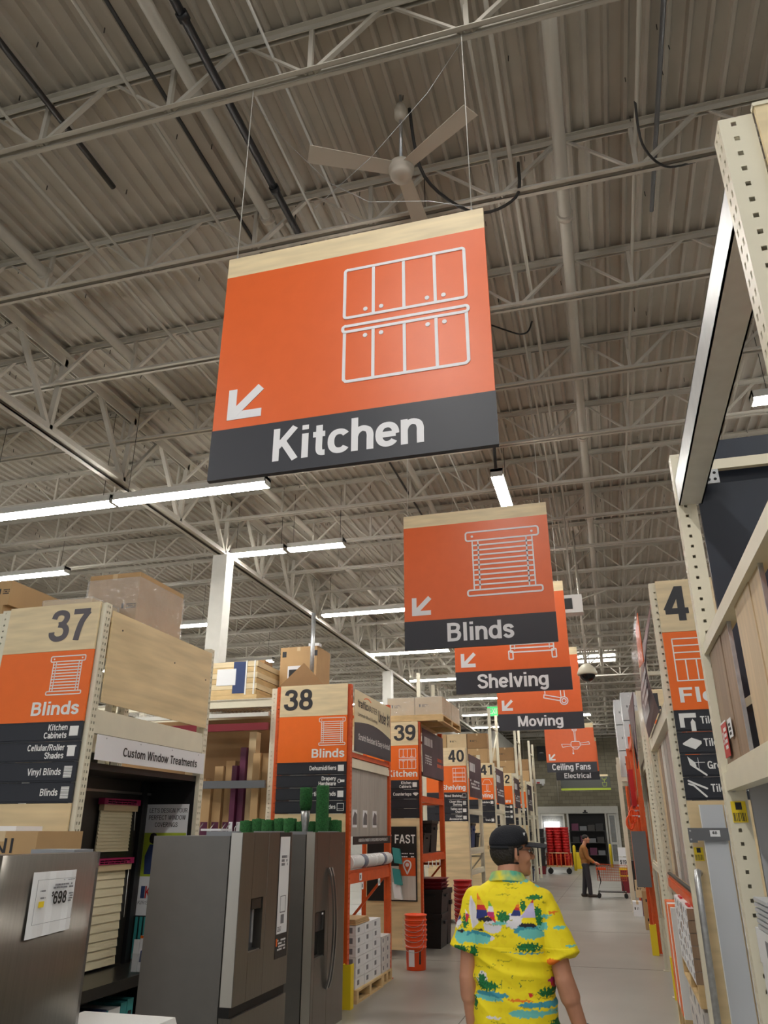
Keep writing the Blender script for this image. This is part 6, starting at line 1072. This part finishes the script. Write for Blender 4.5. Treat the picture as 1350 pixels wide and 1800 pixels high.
palms = [(585, 930, 60, 50), (830, 790, 66, 26), (770, 1160, 115, 42), (335, 1215, 42, 60), (225, 1195, 75, 30), (440, 1465, 110, 46), (395, 1425, 40, 60), (880, 1505, 85, 46), (960, 1735, 90, 52), (275, 985, 34, 66), (850, 905, 30, 66), (860, 960, 26, 50), (745, 850, 30, 50), (330, 1610, 30, 60)]
polys = [([(318, 785), (300, 880), (330, 1040), (388, 985), (360, 850)], [(2000, WHT)]), ([(378, 765), (370, 960), (474, 930), (455, 880)], [(815, ORG), (850, rgb(245, 190, 40)), (890, RED), (2000, NAV)]), ([(475, 815), (465, 925), (532, 985), (510, 870)], [(860, rgb(110, 190, 70)), (900, WHT), (935, MAG), (2000, RED)]), ([(712, 812), (645, 925), (722, 922)], [(840, rgb(240, 200, 40)), (862, ORG), (882, RED), (2000, NAV)]), ([(822, 800), (720, 935), (832, 935)], [(830, RED), (2000, LAV)]), ([(270, 895), (278, 1000), (306, 940)], [(925, WHT), (945, MAG), (2000, RED)]), ([(220, 915), (195, 985), (236, 965)], [(945, RED), (2000, NAV)])]
rs_ = random.Random(21)
for _ in range(46): ells.append(((rs_.uniform(180, 1000), rs_.uniform(640, 1780), rs_.uniform(18, 60), rs_.uniform(2.5, 4)), rgb(170, 160, 20)))
for _ in range(12): ells.append(((rs_.uniform(300, 950), rs_.uniform(1150, 1750), rs_.uniform(3, 5), rs_.uniform(10, 24)), rgb(90, 120, 60)))
def paint(u, v):
    nz = mnoise.noise(Vector((u * 0.02, v * 0.02, 0))); w1 = mnoise.noise(Vector((u * 0.012, v * 0.06, 5))); c_ = YEL if nz < 0.25 else tuple(a * .7 + b_ * .3 for a, b_ in zip(YEL, YEL2))
    uu = u + 14 * mnoise.noise(Vector((u * 0.05, v * 0.05, 9))); vv = v + 14 * mnoise.noise(Vector((u * 0.05, v * 0.05, 19)))
    for (a, b_, r0, r1), col in ells:
        if ((uu - a) / r0) ** 2 + ((vv - b_) / r1) ** 2 < 1: c_ = col
    for (a, b_, r0, r1) in palms:
        du, dv = (u - a) / r0, (v - b_) / r1; d_ = du * du + dv * dv
        if d_ < 1.3:
            sp = mnoise.noise(Vector((u * 0.075, v * 0.075, a))); 
            if sp * 0.9 + 0.62 > d_: c_ = GRN if mnoise.noise(Vector((u * 0.15, v * 0.15, 3))) > -0.1 else GRN2
    for P_, bands in polys:
        if in_poly(u, v, P_):
            for lim, col in bands:
                if v < lim: c_ = col; break
    return c_
att = sme.color_attributes.new('print', 'FLOAT_COLOR', 'POINT'); cols = []
nrm = [v.normal.copy() for v in sme.vertices]
for i, v in enumerate(sme.vertices):
    x, y, z = v.co; px = 905 + (x - 0.025) / 0.00254; py = 1620 - (z - 1.389) / (0.00239 if z > 1.389 else 0.00222)
    u, vv = (px - 760) * 4.5, (py - 1400) * 4.5
    if nrm[i].y > 0.35: u = 1350 - u + 300
    cols += list(paint(u, vv)) + [1.0]
    w1 = (0.35 - abs(mnoise.noise(Vector((x * 4, y * 4, z * 15 + x * 3))))) * (0.02 if z < 1.3 else 0.006) + mnoise.noise(Vector((x * 5, y * 5, z * 26))) * 0.004 + mnoise.noise(Vector((x * 9 + z * 4, y * 9, z * 9))) * 0.005
    v.co += nrm[i] * w1
att.data.foreach_set('color', cols)
ms = bpy.data.materials.new('printed_shirt'); ms.use_nodes = True; nt = ms.node_tree; at_ = nt.nodes.new('ShaderNodeVertexColor'); at_.layer_name = 'print'; nt.links.new(at_.outputs[0], nt.nodes['Principled BSDF'].inputs['Base Color']); nt.nodes['Principled BSDF'].inputs['Roughness'].default_value = 0.75
sme.materials.clear(); sme.materials.append(ms)
cl = MB(); n = 24
for k in range(n):
    a0, a1 = 2 * PI * k / n, 2 * PI * (k + 1) / n; r_ = lambda a, e, z: (math.cos(a) * (0.072 + e), math.sin(a) * (0.07 + e) + 0.0, z + 0.018 * math.sin(a) * -1)
    cl.hexa([r_(a0, 0.02, 1.545), r_(a1, 0.02, 1.545), r_(a1, 0.012, 1.545), r_(a0, 0.012, 1.545)], [r_(a0, 0.002, 1.585), r_(a1, 0.002, 1.585), r_(a1, -0.004, 1.585), r_(a0, -0.004, 1.585)])
mat('collar_yellow', (240, 222, 40), 0.75, col2=(90, 180, 150), scale=16); cl.obj('collar', 'collar_yellow', man)
w3 = Vector(RA_[1]).lerp(Vector(RA_[2]), 0.86)
for k in range(14): a = 2 * PI * k / 14; ell(MB(), (w3.x + 0.038 * math.cos(a), w3.y + 0.04 * math.sin(a), w3.z + 0.006 * math.cos(a)), (0.0065,) * 3, n=8, k=6).obj('bracelet_bead', 'white', man)
MB().tube([(w3.x + 0.039 * math.cos(a * PI / 8), w3.y + 0.041 * math.sin(a * PI / 8), w3.z + 0.016) for a in range(17)], 0.004, 6).obj('bracelet_band', 'black', man)
# ------------------------------------------------------------------ man far down the aisle with a cart
fm = thing('person', 'man in brown long sleeved shirt standing in profile beside a shopping cart', 'person', (-0.95, 25.1, 0), math.radians(-90))
b = MB(); qf = head(b, (0, 0.075, 1.535), 0.0); limb(b, [(0, -0.01, 1.33), (0, 0.045, 1.47)], [0.06, 0.054]); ell(b, (0, -0.02, 1.16), (0.17, 0.115, 0.24)); ell(b, (0, 0, 0.9), (0.155, 0.11, 0.16)); limb(b, [(-0.14, -0.01, 1.31), (0.14, -0.01, 1.31)], [0.06, 0.06])
for s in (-1, 1): limb(b, [(0.175 * s, 0, 1.29), (0.2 * s, 0.07, 1.04), (0.16 * s, 0.27, 0.9)], [0.055, 0.044, 0.03]); hand(b, (0.16 * s, 0.27, 0.9), (0, 1, -0.1), (-s, 0, 0), (0, 0, -1), 0.6); limb(b, [(0.085 * s, 0, 0.86), (0.09 * s, 0.05 * s, 0.47), (0.09 * s, 0.09 * s - 0.02, 0.09)], [0.09, 0.062, 0.044]); limb(b, [(0.09 * s, 0.09 * s - 0.06, 0.045), (0.095 * s, 0.09 * s + 0.13, 0.035)], [0.04, 0.034])
remesh(b, 'body', 0.008, 'skin', fm, 2); face_bits(fm, qf, 0)
b = MB(); ell(b, (0, -0.02, 1.14), (0.185, 0.135, 0.26)); ell(b, (0, 0.0, 0.93), (0.17, 0.13, 0.14)); limb(b, [(-0.14, -0.01, 1.3), (0.14, -0.01, 1.3)], [0.075, 0.075])
for s in (-1, 1): limb(b, [(0.175 * s, 0, 1.29), (0.2 * s, 0.07, 1.04), (0.168 * s, 0.23, 0.92)], [0.068, 0.056, 0.042])
remesh(b, 'long_sleeve_shirt', 0.01, 'brown_shirt', fm, 4)
b = MB(); ell(b, (0, 0, 0.84), (0.165, 0.12, 0.1))
for s in (-1, 1): limb(b, [(0.085 * s, 0, 0.84), (0.09 * s, 0.05 * s, 0.47), (0.09 * s, 0.09 * s - 0.02, 0.1)], [0.1, 0.078, 0.062])
remesh(b, 'jeans', 0.012, 'denim', fm, 4)
for s in (-1, 1): b = MB(); limb(b, [(0.09 * s, 0.09 * s - 0.07, 0.05), (0.095 * s, 0.09 * s + 0.14, 0.042)], [0.048, 0.04]); remesh(b, 'shoe', 0.012, 'shoe', fm, 2)
b = MB(); ell(b, (0, 0.055, 1.58), (0.083, 0.098, 0.085)); ho = remesh(b, 'hair', 0.01, 'hair', fm, 2)
# shopping cart (local x forward)
t = thing('shopping_cart', 'orange wire shopping cart in front of the man in brown', 'shopping cart', (-0.68, 24.75, 0))
m = MB(); L0, L1 = 0.04, 0.84
for s in (0.0, 0.5):
    yb = 0.03 if s == 0 else 0.47
    for k in range(7): u = k / 6; z = 0.45 + u * 0.42; m.bar((L0 - 0.02 * u, s if u > 0.9 else yb + (s - yb) * u, z), (L1 + 0.06 * u, s if u > 0.9 else yb + (s - yb) * u, z - 0.03 * u), 0.008)
    for k in range(15): x = L0 + (L1 - L0) * k / 14; m.bar((x, yb, 0.45), (x + 0.03, s, 0.86), 0.006)
for x in (L0, L1):
    for k in range(9): y = 0.03 + 0.44 * k / 8; m.bar((x, y, 0.45), (x + (0.06 if x > 0.5 else -0.02), y, 0.86), 0.006)
    for k in range(5): z = 0.45 + 0.41 * k / 4; m.bar((x, 0.02, z), (x, 0.48, z), 0.007)
for k in range(10): x = L0 + (L1 - L0) * k / 9; m.bar((x, 0.03, 0.45), (x, 0.47, 0.45), 0.006)
o = m.obj('wire_basket', 'cart_wire', t); o['kind'] = 'stuff'
MB().tube([(-0.03, 0.0, 0.93), (-0.03, 0.5, 0.93)], 0.016, 8).obj('handle', 'bucket', t)
for y in (0.03, 0.47):
    MB().tube([(-0.03, y, 0.93), (0.06, y, 0.8), (0.12, y, 0.42), (0.02, y, 0.16), (0.8, y * 0.8 + 0.05, 0.16)], 0.012, 8).obj('side_tube', 'dark_metal', t); MB().tube([(0.7, y, 0.45), (0.74, y, 0.16)], 0.011, 8).obj('side_tube', 'dark_metal', t)
MB().box(0.08, 0.8, 0.04, 0.46, 0.155, 0.17).obj('lower_rack', 'dark_metal', t)
for x, y in ((0.04, 0.04), (0.04, 0.46), (0.78, 0.08), (0.78, 0.42)): MB().tube([(x, y - 0.012, 0.055), (x, y + 0.012, 0.055)], 0.055, 14).obj('wheel', 'black', t); MB().box(x - 0.012, x + 0.012, y - 0.02, y + 0.02, 0.09, 0.16).obj('caster_fork', 'dark_metal', t)
MB().box(0.02, 0.3, 0.06, 0.44, 0.72, 0.78).obj('child_seat', 'bucket', t)
# ================================================================== things near the back wall and under the roof
# red bucket columns on a wooden crate
t = thing('bucket_crate', 'round wooden crate carrying the tall red bucket columns near the entrance', 'crate', (-2.55, 38.0, 0)); m = MB()
MB().box(-0.55, 0.55, -0.45, 0.45, 0.28, 0.34).obj('floor_board', 'pallet', t); 
for k in range(18): a = 2 * PI * k / 18; MB().box(0.55 * math.cos(a) - 0.02, 0.55 * math.cos(a) + 0.02, 0.45 * math.sin(a) - 0.02, 0.45 * math.sin(a) + 0.02, 0.3, 0.85).obj('slat', 'rack_orange', t)
MB().tube([(0.56 * math.cos(PI * k / 10), 0.46 * math.sin(PI * k / 10), 0.85) for k in range(21)], 0.02, 6).obj('rim', 'card_pale', t)
for x in (-0.4, 0.4): MB().tube([(x, -0.3, 0.12), (x, -0.24, 0.12)], 0.12, 14).obj('wheel', 'black', t); MB().box(x - 0.02, x + 0.02, -0.29, -0.25, 0.12, 0.28).obj('leg', 'dark_metal', t)
me = MB().lathe([(0.12, 0), (0.145, 0.25), (0.155, 0.26), (0.155, 0.3), (0.12, 0.3)], 14).mesh('shell', 'red')
cw = ['left front', 'middle front', 'right front', 'left rear', 'right rear']; kw = ['lowest', 'second', 'third', 'fourth', 'fifth', 'sixth', 'seventh', 'eighth', 'ninth', 'tenth', 'eleventh', 'top']
for c_, (x, y) in enumerate(((-0.36, -0.18), (0.0, -0.2), (0.36, -0.18), (-0.2, 0.16), (0.2, 0.16))):
    for k in range(12): o = link('red_bucket', me, None, (-2.55 + x, 38.0 + y, 0.341 + k * 0.115)); tag(o, '%s red bucket in the %s column near the entrance' % (kw[k], cw[c_]), 'bucket', 'red bucket columns')
for k in range(5): bin_(-3.55, 37.3, 0.37 * k, 0.42, 0.45, 0.365, 'maroon' if k == 0 else 'black', 'black', '%s black tote of the pile beside the red buckets' % ['lowest', 'second', 'third', 'fourth', 'top'][k])
for x, lb in ((-2.02, 'yellow bollard left of the entrance opening'), (-0.37, 'yellow bollard right of the entrance opening')):
    o = MB().lathe([(0.07, 0), (0.07, 1.05), (0.05, 1.1), (0.01, 1.12)], 16).obj('bollard', 'yellow', None, (x, 41.0 if x < -1 else 45.5, 0)); tag(o, lb, 'bollard')
bin_(-2.15, 42.8, 0.0, 0.45, 0.5, 0.75, 'yellow', 'yellow', 'yellow bin standing before the entrance')
for k in range(3):
    for j in range(4): o = MB().box(-2.35 + j * 0.44, -1.98 + j * 0.44, 47.1, 47.4, 0.531 + 0.62 * k, 0.75 + 0.62 * k + 0.07 * ((j + k) % 3)).obj('shelf_goods', ['dark_metal', 'black', 'purple', 'steel_grey'][(j + k) % 4]); tag(o, '%s dark item on the %s rail in the entrance' % (['first', 'second', 'third', 'fourth'][j], ['lower', 'middle', 'upper'][k]), 'box', 'goods in the entrance')
t = thing('glow_panel', 'small glowing panel behind the left entrance pane', 'sign', (-3.9, 47.7, 1.95)); MB().box(0, 0.85, 0, 0.03, 0, 0.28).obj('panel', 'skylight', t)  # blank panel with its own glow, no lettering
t = thing('emergency_light', 'white emergency light box on the back wall', 'emergency light', (-4.45, 47.9, 4.3)); MB().box(0, 0.75, 0, 0.09, 0, 0.26).obj('housing', 'white', t)
for x in (0.12, 0.63): MB().lathe([(0.06, 0), (0.08, 0.06), (0.02, 0.1)], 12, (x, 0.0, -0.1)).obj('lamp_head', 'soft_white', t)
MB().box(0.28, 0.46, -0.01, 0, 0.02, 0.1).obj('red_mark', 'red', t)
t = thing('wall_speaker', 'dark speaker bracket high on the back wall', 'speaker', (-4.0, 47.7, 5.6)); MB().box(0, 0.5, 0.0, 0.28, 0, 0.8).obj('cabinet', 'black', t); MB().lathe([(0.14, 0), (0.12, 0.03), (0.02, 0.05)], 14, (0.25, -0.0, 0.4)).obj('cone', 'soft_white', t)
# dome camera on a drop pole
t = thing('dome_camera', 'cream dome security camera hanging on a pole right of the signs', 'security camera', (-0.19, 14.0, 4.3)); MB().tube([(0, 0, 0.2), (0, 0, ZB + 0.3 - 4.3)], 0.02, 8).obj('drop_pole', 'pipe_paint', t); MB().lathe([(0.17, 0.02), (0.175, 0.05), (0.15, 0.13), (0.08, 0.2), (0.03, 0.22)], 20).obj('shroud', 'rack_beige', t)
m = ell(MB(), (0, 0, 0.03), (0.14, 0.14, 0.13)); m.obj('dome', 'black_gloss', t)
MB().tube([(0, 0, 1.4), (0.5, 0, 1.55)], 0.015, 8).obj('side_arm', 'pipe_paint', t)
t = thing('wall_projector', 'white box device hanging right of the blinds sign', 'device', (-0.45, 12.4, 5.05)); MB().box(0, 0.32, 0, 0.25, 0, 0.3).obj('housing', 'white', t); MB().box(0.03, 0.16, -0.01, 0, 0.06, 0.24).obj('dark_window', 'black', t); MB().tube([(0.16, 0.12, 0.3), (0.16, 0.12, ZT - 5.05)], 0.015, 8).obj('drop_pole', 'pipe_paint', t)
t = thing('exit_sign', 'green lit exit sign hanging left of the moving sign', 'exit sign', (-4.3, 30.0, 5.85)); MB().box(0, 0.55, 0, 0.05, 0, 0.35).obj('panel', 'exit_green', t); text('EXIT', 0.06, 0.49, 0.08, 0.2, 'white', t, y=-0.004)
for x in (0.1, 0.45): MB().tube([(x, 0.025, 0.35), (x, 0.025, ZT - 5.85)], 0.006, 5).obj('hanging_wire', 'dark_metal', t)
t = thing('roof_device', 'small grey junction box hung under the roof at far left', 'device', (-4.35, 3.3, 6.3)); MB().box(0, 0.22, 0, 0.2, 0, 0.1).obj('housing', 'white_paint', t); MB().tube([(0.11, 0.1, 0.1), (0.11, 0.1, ZT - 6.3)], 0.006, 6).obj('hanger_rod', 'dark_metal', t)
